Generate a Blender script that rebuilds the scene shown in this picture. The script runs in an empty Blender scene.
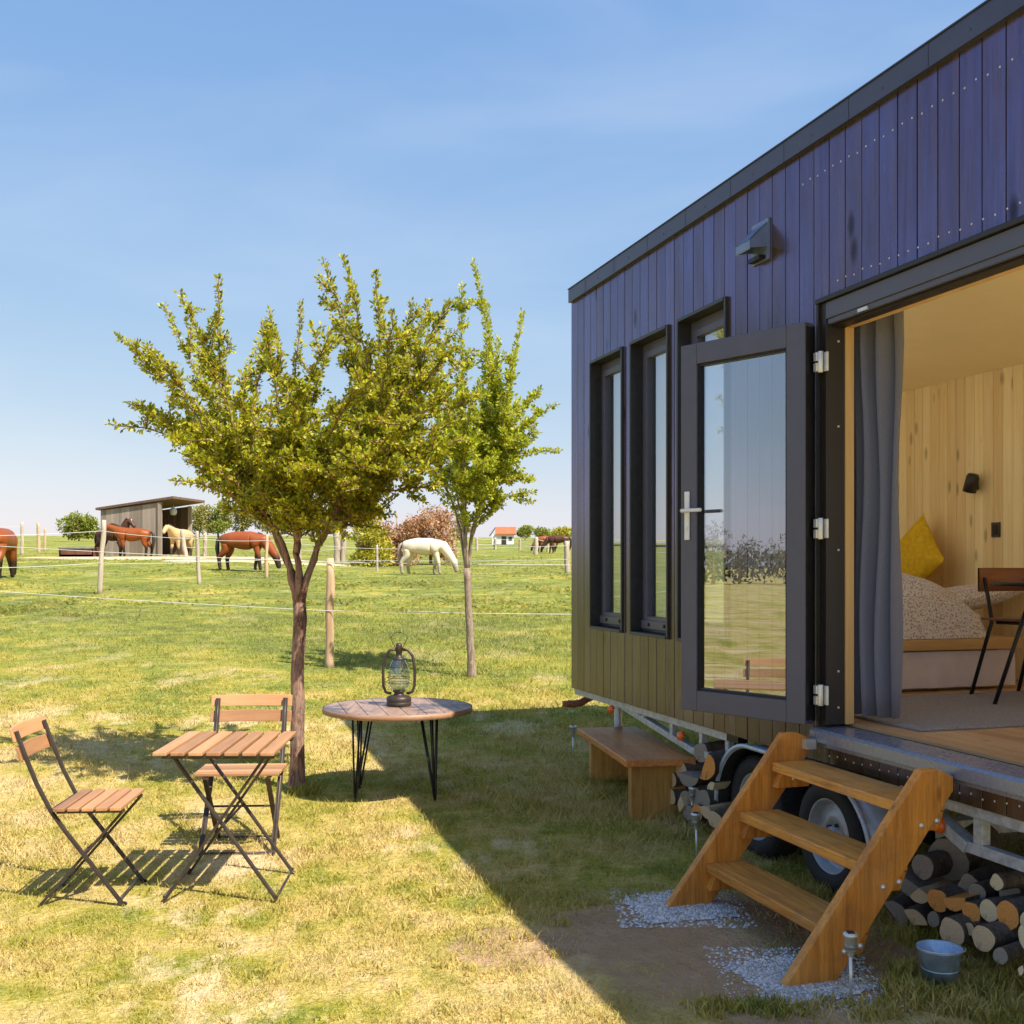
import bpy, bmesh, math, random
import numpy as np
from mathutils import Vector, Matrix, Euler, noise as mnoise
random.seed(7); RNG = np.random.default_rng(7)
S = bpy.context.scene; COL = S.collection
R = math.radians
EYE = 1.54; F = 1120.0; HY = 567.0; CX = 512.0

# ------------------------------------------------------------------ terrain
def sst(a, b, x):
    t = min(1.0, max(0.0, (x-a)/(b-a))); return t*t*(3-2*t)
def gz(x, y):
    t = y-5.0
    if t <= 0: h = 0.0
    elif t < 2: h = .035*t*t/4
    else: h = .035*(t-1)
    if y > 200: h = .035*194 + 14*.0175*(1-math.exp(-(y-200)/14.0))*2
    h += .3*sst(28, 56, y)*sst(-5, -14, x)
    return h
def px(x, y, Z):                       # image point at depth Z -> world
    return Vector(((x-CX)*Z/F, Z, EYE-(y-HY)*Z/F))
def ground(x, y):                      # image point -> ground
    Z = 3.0
    while Z < 400:
        if EYE-(y-HY)*Z/F <= gz((x-CX)*Z/F, Z): break
        Z += .01 if Z < 40 else .1
    return Vector(((x-CX)*Z/F, Z, gz((x-CX)*Z/F, Z)))

# ------------------------------------------------------------------ mesh helper
class MB:
    def __init__(s): s.v=[]; s.f=[]; s.m=[]; s.sm=[]
    def add(s, vs, fs, m=0, smooth=False):
        o=len(s.v); s.v += [tuple(v) for v in vs]
        for f in fs: s.f.append([i+o for i in f]); s.m.append(m); s.sm.append(smooth)
        return s
    def box(s, x0,x1,y0,y1,z0,z1, m=0, M=None):
        vs=[Vector((x,y,z)) for x in (x0,x1) for y in (y0,y1) for z in (z0,z1)]
        if M is not None: vs=[M@v for v in vs]
        fs=[(0,1,3,2),(4,6,7,5),(0,4,5,1),(2,3,7,6),(0,2,6,4),(1,5,7,3)]
        return s.add(vs,fs,m)
    def bar(s, p, q, w, h, up=(0,0,1), m=0):
        p=Vector(p); q=Vector(q); d=(q-p); L=d.length; d/=L
        up=Vector(up)
        if abs(d.dot(up))>.98: up=Vector((0,1,0))
        sd=d.cross(up).normalized(); u2=sd.cross(d)
        M=Matrix.Translation(p)@Matrix((d,sd,u2)).transposed().to_4x4()
        return s.box(0,L,-w/2,w/2,-h/2,h/2,m,M)
    def tube(s, pts, r, n=8, m=0, caps=True, flat=1.0):
        pts=[Vector(p) for p in pts]; N=len(pts)
        if not hasattr(r,'__len__'): r=[r]*N
        vs=[]; ref=None
        for i,p in enumerate(pts):
            d=(pts[min(i+1,N-1)]-pts[max(i-1,0)]).normalized()
            if ref is None:
                ref=Vector((0,0,1)) if abs(d.z)<.9 else Vector((1,0,0))
                a=d.cross(ref).normalized()
            else:
                a=(a-d*a.dot(d))
                a=a.normalized() if a.length>1e-6 else d.orthogonal().normalized()
            b=d.cross(a)
            for k in range(n):
                t=2*math.pi*k/n; vs.append(p+a*math.cos(t)*r[i]+b*math.sin(t)*r[i]*flat)
        fs=[(i*n+k,i*n+(k+1)%n,(i+1)*n+(k+1)%n,(i+1)*n+k) for i in range(N-1) for k in range(n)]
        s.add(vs,fs,m,True)
        if caps:
            o=len(s.v)-len(vs)
            s.f.append([o+k for k in range(n)][::-1]); s.m.append(m); s.sm.append(False)
            s.f.append([o+(N-1)*n+k for k in range(n)]); s.m.append(m); s.sm.append(False)
        return s
    def lathe(s, prof, n=24, c=(0,0,0), m=0, M=None, smooth=True):
        vs=[]
        for r,z in prof:
            for k in range(n):
                t=2*math.pi*k/n; v=Vector((c[0]+r*math.cos(t),c[1]+r*math.sin(t),c[2]+z))
                vs.append(M@v if M is not None else v)
        N=len(prof)
        fs=[(i*n+k,i*n+(k+1)%n,(i+1)*n+(k+1)%n,(i+1)*n+k) for i in range(N-1) for k in range(n)]
        return s.add(vs,fs,m,smooth)
    def prism(s, poly, a, b, axis='x', m=0, M=None):
        def P(p,t):
            if axis=='x': v=Vector((t,p[0],p[1]))
            elif axis=='y': v=Vector((p[0],t,p[1]))
            else: v=Vector((p[0],p[1],t))
            return M@v if M is not None else v
        n=len(poly); vs=[P(p,a) for p in poly]+[P(p,b) for p in poly]
        fs=[tuple(range(n))[::-1],tuple(range(n,2*n))]+[(k,(k+1)%n,n+(k+1)%n,n+k) for k in range(n)]
        return s.add(vs,fs,m)
    def build(s, name, mat, parent=None, bevel=0, loc=None, rot=None):
        me=bpy.data.meshes.new(name); me.from_pydata(s.v,[],s.f)
        for mm in (mat if isinstance(mat,(list,tuple)) else [mat]): me.materials.append(mm)
        me.polygons.foreach_set('material_index',s.m); me.polygons.foreach_set('use_smooth',s.sm)
        bm=bmesh.new(); bm.from_mesh(me); bmesh.ops.recalc_face_normals(bm,faces=bm.faces); bm.to_mesh(me); bm.free()
        o=bpy.data.objects.new(name,me); COL.objects.link(o)
        if parent: o.parent=parent
        if loc is not None: o.location=loc
        if rot is not None: o.rotation_euler=rot
        if bevel:
            b=o.modifiers.new('bevel','BEVEL'); b.width=bevel; b.segments=2; b.limit_method='ANGLE'; b.angle_limit=R(40)
        return o
def fastmesh(name, V, Fa, mat, parent=None, k=3, smooth=False, loc=None):
    me=bpy.data.meshes.new(name); n=len(Fa)
    me.vertices.add(len(V)); me.vertices.foreach_set('co',np.asarray(V,dtype=np.float32).ravel())
    me.loops.add(n*k); me.loops.foreach_set('vertex_index',np.asarray(Fa,dtype=np.int32).ravel())
    me.polygons.add(n); me.polygons.foreach_set('loop_start',np.arange(n,dtype=np.int32)*k)
    me.update(calc_edges=True); me.validate()
    if smooth: me.polygons.foreach_set('use_smooth',[True]*n)
    me.materials.append(mat)
    o=bpy.data.objects.new(name,me); COL.objects.link(o)
    if parent: o.parent=parent
    if loc is not None: o.location=loc
    return o
def tag(o, label=None, cat=None, group=None, kind=None):
    if label: o['label']=label
    if cat: o['category']=cat
    if group: o['group']=group
    if kind: o['kind']=kind
    return o
def empty(name, loc, rz=0, label=None, cat=None, group=None, rot=None):
    o=bpy.data.objects.new(name,None); COL.objects.link(o); o.location=loc
    o.rotation_euler=rot if rot is not None else (0,0,rz); o.empty_display_size=.2
    return tag(o,label,cat,group)
def copy_tree(o, parent=None):
    c=o.copy(); COL.objects.link(c); c.parent=parent
    for ch in list(o.children): copy_tree(ch,c)
    return c

# ------------------------------------------------------------------ materials
class NT:
    def __init__(s, name):
        s.mat=bpy.data.materials.new(name); s.mat.use_nodes=True; s.t=s.mat.node_tree; s.t.nodes.clear()
        s.out=s.n('ShaderNodeOutputMaterial'); s.b=s.n('ShaderNodeBsdfPrincipled'); s.l(s.b.outputs[0],s.out.inputs[0])
    def n(s,t,**k):
        x=s.t.nodes.new(t)
        for a,b in k.items(): setattr(x,a,b)
        return x
    def l(s,a,b): s.t.links.new(a,b)
    def put(s,i,v):
        if hasattr(v,'is_output') or isinstance(v,bpy.types.NodeSocket): s.l(v,i)
        else: i.default_value=v
    def math(s,op,a,b=0.0,c=0.0,clamp=False):
        x=s.n('ShaderNodeMath',operation=op); x.use_clamp=clamp
        for i,v in zip(x.inputs,(a,b,c)): s.put(i,v)
        return x.outputs[0]
    def coord(s,kind='Object'):
        return s.n('ShaderNodeTexCoord').outputs[kind]
    def pos(s): return s.n('ShaderNodeNewGeometry').outputs['Position']
    def mapv(s,v,scale=(1,1,1),loc=(0,0,0),rot=(0,0,0)):
        m=s.n('ShaderNodeMapping'); s.l(v,m.inputs[0]); m.inputs['Scale'].default_value=scale
        m.inputs['Location'].default_value=loc; m.inputs['Rotation'].default_value=rot; return m.outputs[0]
    def noise(s,v,scale,detail=4,rough=.55,out=0,dist=0):
        x=s.n('ShaderNodeTexNoise'); s.l(v,x.inputs['Vector']); x.inputs['Scale'].default_value=scale
        x.inputs['Detail'].default_value=detail; x.inputs['Roughness'].default_value=rough; x.inputs['Distortion'].default_value=dist
        return x.outputs[out]
    def vor(s,v,scale,out='Color',rand=1):
        x=s.n('ShaderNodeTexVoronoi'); s.l(v,x.inputs['Vector']); x.inputs['Scale'].default_value=scale; x.inputs['Randomness'].default_value=rand
        return x.outputs[out]
    def ramp(s,f,stops,interp='LINEAR'):
        x=s.n('ShaderNodeValToRGB'); s.l(f,x.inputs[0]); cr=x.color_ramp; cr.interpolation=interp
        while len(cr.elements)<len(stops): cr.elements.new(.5)
        for e,(p,c) in zip(cr.elements,stops):
            e.position=p; e.color=(c,c,c,1) if not hasattr(c,'__len__') else (*c,1)
        return x.outputs[0]
    def mix(s,f,a,b,blend='MIX'):
        x=s.n('ShaderNodeMix',data_type='RGBA',blend_type=blend); s.put(x.inputs[0],f)
        for i,v in ((6,a),(7,b)):
            if isinstance(v,bpy.types.NodeSocket): s.l(v,x.inputs[i])
            else: x.inputs[i].default_value=(*v[:3],1)
        return x.outputs[2]
    def bump(s,h,strength=.3,dist=.01):
        x=s.n('ShaderNodeBump'); s.l(h,x.inputs['Height']); x.inputs['Strength'].default_value=strength; x.inputs['Distance'].default_value=dist
        s.l(x.outputs[0],s.b.inputs['Normal']); return x
    def set(s,**k):
        for a,v in k.items():
            i=s.b.inputs[{'col':'Base Color','rough':'Roughness','metal':'Metallic','ior':'IOR','spec':'Specular IOR Level','trans':'Transmission Weight','coat':'Coat Weight','sheen':'Sheen Weight'}[a]]
            if isinstance(v,bpy.types.NodeSocket): s.l(v,i)
            elif hasattr(v,'__len__'): i.default_value=(*v,1)
            else: i.default_value=v
        return s

def plain(name,col,rough=.5,metal=0,var=.15,scale=20,bump=.1,dark=.6,spec=.5):
    t=NT(name); c=t.coord(); f=t.noise(c,scale,5,.6)
    t.set(col=t.mix(t.ramp(f,[(.35,0),(.65,1)]),[x*(1-var) for x in col],[min(1,x*(1+var)) for x in col]),metal=metal,spec=spec)
    t.set(rough=t.math('ADD',t.math('MULTIPLY',f,.25),rough-.12))
    if bump: t.bump(f,bump,.003)
    return t.mat
def wood(name,a,b,axis='x',scale=1.0,rough=.5,knots=True,var_island=.25,spec=.4,bump=.25,dirt=0,grain=30,kt=(.03,.09)):
    t=NT(name); c=t.coord()
    isl=t.math('FRACT',t.math('ADD',t.n('ShaderNodeNewGeometry').outputs['Random Per Island'],t.math('MULTIPLY',t.n('ShaderNodeObjectInfo').outputs['Random'],7.7)))
    sc={'x':(.06,1,1),'y':(1,.06,1),'z':(1,1,.06)}[axis]
    cm=t.n('ShaderNodeCombineXYZ'); 
    for i in range(3): t.l(t.math('MULTIPLY',isl,7.3+i*3),cm.inputs[i])
    va=t.n('ShaderNodeVectorMath',operation='ADD'); t.l(c,va.inputs[0]); t.l(cm.outputs[0],va.inputs[1])
    m=t.mapv(va.outputs[0],scale=sc)
    g=t.noise(m,grain*scale,6,.65,dist=.6); g2=t.noise(m,6*scale,3,.5,dist=1.0)
    f=t.math('ADD',t.math('MULTIPLY',g,.55),t.math('MULTIPLY',g2,.45))
    col=t.mix(t.ramp(f,[(.36,0),(.62,1)]),a,b)
    if knots:
        k=t.vor(t.mapv(va.outputs[0],scale={'x':(.35,1,1),'y':(1,.35,1),'z':(1,1,.35)}[axis]),5*scale,'Distance')
        col=t.mix(t.ramp(k,[(kt[0],.75),(kt[1],0)]),col,[x*.35 for x in a])
    col=t.mix(var_island,col,t.mix(isl,[x*.55 for x in a],[min(1,x*1.35) for x in b]))
    if dirt:
        d1=t.noise(c,4.5,6,.7); col=t.mix(t.ramp(d1,[(.50,0),(.68,dirt)]),col,(.12,.075,.04)); d2=t.noise(m,90,4,.7); col=t.mix(t.ramp(d2,[(.50,0),(.62,dirt)]),col,[x*.3 for x in a])
        d3=t.noise(c,2.1,4,.6); col=t.mix(t.ramp(d3,[(.52,0),(.66,dirt*.6)]),col,(.50,.36,.20))
    t.set(col=col,rough=t.math('ADD',t.math('MULTIPLY',g,.2),rough-.1),spec=spec)
    t.bump(f,bump,.003); return t.mat

M={}
M['steps_wood']=wood('stained_steps_wood',(.38,.12,.015),(.80,.32,.05),'z',1.2,.55,dirt=.28,bump=.4)
M['tread_wood']=wood('stained_tread_wood',(.40,.14,.02),(.82,.36,.07),'x',1.2,.55,dirt=.35,bump=.4)
M['bench_wood']=wood('bench_wood',(.46,.15,.035),(.80,.33,.10),'y',1.2,.42,dirt=.3,bump=.5)
M['bench_leg_wood']=wood('bench_leg_wood',(.38,.18,.035),(.66,.37,.09),'z',1.2,.6,dirt=.3,bump=.5)
M['band_wood']=wood('table_edge_wood',(.26,.13,.07),(.42,.24,.14),'x',1,.5,False,.1)
M['slat_wood']=wood('acacia_slat_wood',(.28,.125,.055),(.52,.27,.12),'y',1.5,.5,False,.45)
M['slat_wood_x']=wood('acacia_slat_wood_across',(.28,.12,.04),(.50,.25,.10),'x',1.5,.5,False,.3)
M['pine']=wood('pine_boards',(.82,.60,.27),(.94,.79,.46),'z',1.6,.55,True,.25,kt=(.08,.17))
M['pine_beam']=wood('pine_beam',(.55,.32,.12),(.70,.46,.2),'z',1.0,.55,False,.1)
M['bed_wood']=wood('bed_rim_wood',(.45,.26,.09),(.6,.38,.15),'y',1,.5,False,.1)
M['floor_wood']=wood('parquet_floor',(.40,.21,.09),(.58,.35,.17),'x',1,.35,True,.3)
M['chair_back_wood']=wood('dark_red_plywood',(.15,.055,.025),(.24,.09,.04),'y',1,.4,False,.1)
M['weathered']=wood('weathered_boards',(.23,.175,.13),(.42,.34,.27),'z',.3,.85,False,.35)
M['post_wood']=wood('fence_post_wood',(.33,.20,.11),(.66,.47,.30),'z',.8,.8,False,.1,bump=.8)
M['post_pale']=wood('pale_fence_post',(.32,.25,.18),(.52,.44,.35),'z',.8,.85,False,.1)
M['metal_dark']=plain('dark_brown_metal',(.055,.04,.032),.45,.3,.2)
M['metal_black']=plain('black_steel',(.02,.02,.022),.4,.5,.2)
M['frame_grey']=plain('anthracite_frame',(.080,.080,.118),.42,0,.06,8,.03)
M['frame_dark']=plain('dark_door_jamb',(.016,.012,.011),.5,0,.2,30,.05)
M['trim_dark']=plain('dark_window_trim',(.032,.032,.035),.45,0,.15,20,.05)
M['fascia']=plain('anthracite_fascia',(.052,.056,.10),.4,.1,.1,6,.02)
M['sill']=plain('brushed_grey_sill',(.22,.25,.34),.28,.4,.03,40,.05)
M['galv']=plain('galvanised_steel',(.44,.46,.49),.45,.25,.22,30,.1)
M['galv_light']=plain('galvanised_fender',(.50,.56,.66),.35,.25,.15,25,.08)
M['zinc']=plain('zinc_bucket',(.42,.55,.74),.4,.3,.25,22,.15)
M['steel']=plain('stainless_steel',(.66,.66,.64),.32,.5,.08,30,.05)
M['bolt']=plain('bolt_zinc',(.7,.7,.68),.35,.6,.05,30,0)
M['white']=plain('white_plastic',(.75,.75,.75),.4,0,.05,20,.02)
M['rubber']=plain('tyre_rubber',(.022,.022,.024),.75,0,.25,60,.3)
M['rim']=plain('wheel_rim_silver',(.36,.39,.44),.4,.25,.12,20,.05)
M['dark_under']=plain('underside_board',(.05,.045,.04),.8,0,.2,5,.1)
M['curtain']=None
M['ceiling']=plain('ceiling_panel',(.88,.74,.40),.7,0,.03,3,.02)
M['lining']=plain('white_lining',(.88,.80,.66),.7,0,.02,3,.02)
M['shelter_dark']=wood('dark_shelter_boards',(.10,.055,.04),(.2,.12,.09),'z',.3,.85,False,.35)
M['added_blind']=plain('sun_stop_blind',(.5,.5,.5),.9,0,.03,60,.02)
M['vent']=plain('blue_grey_vent',(.15,.20,.34),.35,.1,.1,15,.03)
M['rust']=plain('rusty_pipe',(.28,.10,.05),.6,.1,.3,25,.3)
M['roof_metal']=plain('grey_roof_sheet',(.30,.28,.27),.6,.2,.2,3,.1)
M['roof_tile']=plain('red_tiles',(.55,.13,.05),.7,0,.2,4,.1)
M['house_wall']=plain('pale_render',(.7,.7,.68),.8,0,.1,3,.05)
M['tape']=plain('white_fence_tape',(.6,.6,.56),.5,0,.05,5,0)
M['trough']=plain('rusty_trough',(.16,.06,.04),.7,.2,.35,4,.2)
M['skirt']=plain('bed_skirt_cloth',(.62,.55,.54),.9,0,.06,8,.3)
M['mustard']=plain('mustard_velvet',(.68,.45,.012),.85,0,.15,30,.3)
M['rug']=plain('grey_woven_rug',(.25,.23,.22),.95,0,.3,120,.5)
M['switch']=plain('black_switch',(.02,.02,.02),.4,0,.05,10,0)
M['tarp']=plain('dark_sheet',(.1,.1,.11),.6,0,.2,5,.1)
M['net']=plain('pale_hay_net',(.55,.55,.52),.8,0,.3,20,.3)

def mat_orange():
    t=NT('amber_reflector'); c=t.coord(); f=t.vor(c,200,'Distance')
    t.set(col=(.85,.16,.015),rough=.2,spec=.6); t.bump(f,.3,.001); return t.mat
M['amber']=mat_orange()
def mat_siding():
    t=NT('stained_siding'); c=t.coord()
    sep=t.n('ShaderNodeSeparateXYZ'); t.l(c,sep.inputs[0])
    isl=t.math('FLOOR',t.math('MULTIPLY',sep.outputs[0],1/.128))
    w=t.n('ShaderNodeTexWhiteNoise',noise_dimensions='1D'); t.l(isl,w.inputs['W'])
    cm=t.n('ShaderNodeCombineXYZ'); t.l(t.math('MULTIPLY',w.outputs[0],9.0),cm.inputs[2]); t.l(t.math('MULTIPLY',w.outputs[0],3.0),cm.inputs[0])
    va=t.n('ShaderNodeVectorMath',operation='ADD'); t.l(c,va.inputs[0]); t.l(cm.outputs[0],va.inputs[1])
    m=t.mapv(va.outputs[0],scale=(1,1,.05))
    g=t.noise(m,55,6,.7,dist=.5); g2=t.noise(m,9,3,.5,dist=1.5)
    col=t.mix(t.ramp(g2,[(.3,0),(.7,1)]),(.045,.026,.004),(.100,.060,.010))
    col=t.mix(t.ramp(g,[(.45,0),(.7,.5)]),col,(.024,.022,.024))
    col=t.mix(t.math('MULTIPLY',w.outputs[0],.35),col,(.028,.026,.028))
    kn=t.vor(t.mapv(va.outputs[0],scale=(1,1,.45)),4.2,'Distance')
    kf=t.ramp(kn,[(.06,1),(.15,0)])
    col=t.mix(t.math('MULTIPLY',kf,.8),col,(.012,.009,.008))
    wear=t.noise(va.outputs[0],3.2,5,.7)
    col=t.mix(t.ramp(wear,[(.66,0),(.74,.3)]),col,(.15,.13,.12))
    t.set(col=col,rough=t.math('ADD',t.math('MULTIPLY',g,.30),.07),ior=2.5,spec=.5)
    gt=t.ramp(g,[(.34,.6),(.60,1.0)]); bt=t.math('ADD',t.math('MULTIPLY',w.outputs[0],.26),.80)
    un=t.ramp(t.noise(t.mapv(va.outputs[0],scale=(1,1,.3)),3.0,5,.65),[(.3,.62),(.6,1.1)])
    kk_=t.math('SUBTRACT',1.0,t.math('MULTIPLY',kf,.75)); mm=t.math('MULTIPLY',t.math('MULTIPLY',gt,bt),t.math('MULTIPLY',un,kk_))
    t.l(t.mix(1.0,(.54,.54,1.22),mm,'MULTIPLY'),t.b.inputs['Specular Tint'])
    h=t.math('ADD',t.math('MULTIPLY',g,.6),t.math('MULTIPLY',g2,.8))
    t.bump(t.math('SUBTRACT',h,kf),.35,.003); return t.mat
M['siding']=mat_siding()
def mat_glass(name,boost=1.0,ior=1.85,tint=(.93,.96,.95)):
    t=NT(name); t.t.nodes.remove(t.b)
    lw=t.n('ShaderNodeLayerWeight'); fr=t.math('ADD',ior,t.math('MULTIPLY',t.math('POWER',lw.outputs['Facing'],4.0),1-ior),clamp=True)
    g=t.n('ShaderNodeBsdfGlossy'); g.inputs['Roughness'].default_value=0.0; g.inputs[0].default_value=(.86,.92,1,1)
    tr=t.n('ShaderNodeBsdfTransparent'); tr.inputs[0].default_value=(*tint,1)
    nz=t.noise(t.coord(),1.3,2,.5); bp=t.n('ShaderNodeBump'); t.l(nz,bp.inputs['Height']); bp.inputs['Strength'].default_value=.02; bp.inputs['Distance'].default_value=.02
    t.l(bp.outputs[0],g.inputs['Normal'])
    mx=t.n('ShaderNodeMixShader'); t.l(t.math('MULTIPLY',fr,boost,clamp=True),mx.inputs[0]); t.l(tr.outputs[0],mx.inputs[1]); t.l(g.outputs[0],mx.inputs[2])
    t.l(mx.outputs[0],t.out.inputs[0]); return t.mat
M['glass']=mat_glass('double_glazing',1.0,.35)
M['lantern_glass']=mat_glass('lantern_glass',1.0,.14,(.80,.84,.84))
def mat_curtain():
    t=NT('blue_grey_curtain'); c=t.coord(); f=t.noise(t.mapv(c,scale=(1,1,.6)),260,2,.5)
    col=t.mix(f,(.10,.105,.15),(.16,.17,.23)); t.set(col=col,rough=.9,sheen=.2); t.bump(f,.3,.001); return t.mat
M['curtain']=mat_curtain()
def mat_floral():
    t=NT('floral_duvet'); c=t.coord(); v=t.vor(t.mapv(c,loc=(.3,.2,.1)),64,'Distance'); n=t.noise(c,85,3,.6); n2=t.noise(c,90,2,.5)
    a=t.ramp(t.math('ADD',v,t.math('MULTIPLY',n,.35)),[(.46,1),(.54,0)])
    b=t.ramp(n2,[(.52,0),(.6,1)])
    col=t.mix(a,(.66,.63,.62),(.34,.20,.17)); col=t.mix(t.math('MULTIPLY',b,.45),col,(.17,.16,.2))
    t.set(col=col,rough=.9); t.bump(n,.15,.004); return t.mat
M['floral']=mat_floral()
def mat_bark(name,a,b,sc=1):
    t=NT(name); c=t.coord(); m=t.mapv(c,scale=(1,1,.22)); g=t.noise(m,38*sc,6,.7,dist=1.2); g2=t.noise(c,6*sc,4,.6)
    col=t.mix(t.ramp(g,[(.38,0),(.62,1)]),a,b); col=t.mix(t.ramp(g2,[(.45,0),(.65,.6)]),col,[x*.6+.10 for x in b])
    t.set(col=col,rough=.85); t.bump(g,.9,.012); return t.mat
M['bark']=mat_bark('cherry_bark',(.06,.028,.02),(.42,.24,.16))
M['bark_pale']=mat_bark('pale_bark',(.14,.09,.06),(.38,.28,.2))
M['log_bark']=mat_bark('log_bark',(.04,.028,.02),(.15,.11,.08),1.3)
def mat_logend(name,a,b):
    t=NT(name); c=t.coord(); sep=t.n('ShaderNodeSeparateXYZ'); t.l(c,sep.inputs[0])
    r=t.math('SQRT',t.math('ADD',t.math('POWER',sep.outputs[0],2),t.math('POWER',sep.outputs[2],2)))
    n=t.noise(c,14,4,.6); w=t.math('SINE',t.math('ADD',t.math('MULTIPLY',r,480),t.math('MULTIPLY',n,22)))
    col=t.mix(t.math('ADD',t.math('MULTIPLY',w,.16),t.noise(c,30,4,.7),clamp=True),a,b)
    an=t.n('ShaderNodeMath',operation='ARCTAN2'); t.l(sep.outputs[2],an.inputs[0]); t.l(sep.outputs[0],an.inputs[1])
    cr=t.noise(t.mapv(c,scale=(1,.2,1)),9,3,.8)
    col=t.mix(t.ramp(cr,[(.6,0),(.68,.6)]),col,[x*.3 for x in a]); t.set(col=col,rough=.8); t.bump(n,.4,.004); return t.mat
M['end_orange']=mat_logend('log_end_orange',(.55,.20,.04),(.78,.36,.09))
M['end_tan']=mat_logend('log_end_tan',(.46,.31,.17),(.68,.50,.30))
M['end_cream']=mat_logend('log_end_cream',(.55,.44,.26),(.72,.6,.38))
M['end_grey']=mat_logend('log_end_grey',(.20,.165,.13),(.34,.29,.235))
def mat_leaf(name,cols,trans=.42):
    t=NT(name); isl=t.n('ShaderNodeNewGeometry').outputs['Random Per Island']
    col=t.ramp(isl,cols); t.set(col=col,rough=.45,spec=.35)
    tr=t.n('ShaderNodeBsdfTranslucent'); t.l(t.mix(1.0,col,(1.0,1.0,.35),'MULTIPLY'),tr.inputs[0])
    mx=t.n('ShaderNodeMixShader'); mx.inputs[0].default_value=trans; t.l(t.b.outputs[0],mx.inputs[1]); t.l(tr.outputs[0],mx.inputs[2]); t.l(mx.outputs[0],t.out.inputs[0]); return t.mat
M['leaf']=mat_leaf('plum_leaves',[(0,(.10,.15,.012)),(.3,(.32,.35,.02)),(.85,(.62,.57,.04)),(.97,(.54,.42,.05)),(1,(.45,.24,.05))])
M['leaf2']=mat_leaf('bright_plum_leaves',[(0,(.14,.20,.015)),(.3,(.38,.43,.03)),(.85,(.62,.62,.06)),(1,(.52,.40,.06))])
M['leaf_far']=mat_leaf('far_green_leaves',[(0,(.15,.20,.03)),(.6,(.30,.33,.06)),(1,(.40,.40,.1))],.25)
M['leaf_olive']=mat_leaf('far_olive_leaves',[(0,(.20,.21,.06)),(.6,(.34,.31,.1)),(1,(.42,.36,.15))],.25)
M['leaf_yellow']=mat_leaf('yellow_bush_leaves',[(0,(.30,.30,.03)),(.6,(.50,.45,.05)),(1,(.6,.5,.07))],.25)
M['leaf_copper']=mat_leaf('copper_bush_leaves',[(0,(.32,.14,.08)),(.6,(.50,.28,.16)),(1,(.62,.44,.28))],.25)
M['leaf_bare']=mat_leaf('grey_twigs',[(0,(.07,.06,.045)),(.7,(.13,.12,.07)),(1,(.18,.2,.08))],.1)

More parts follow.
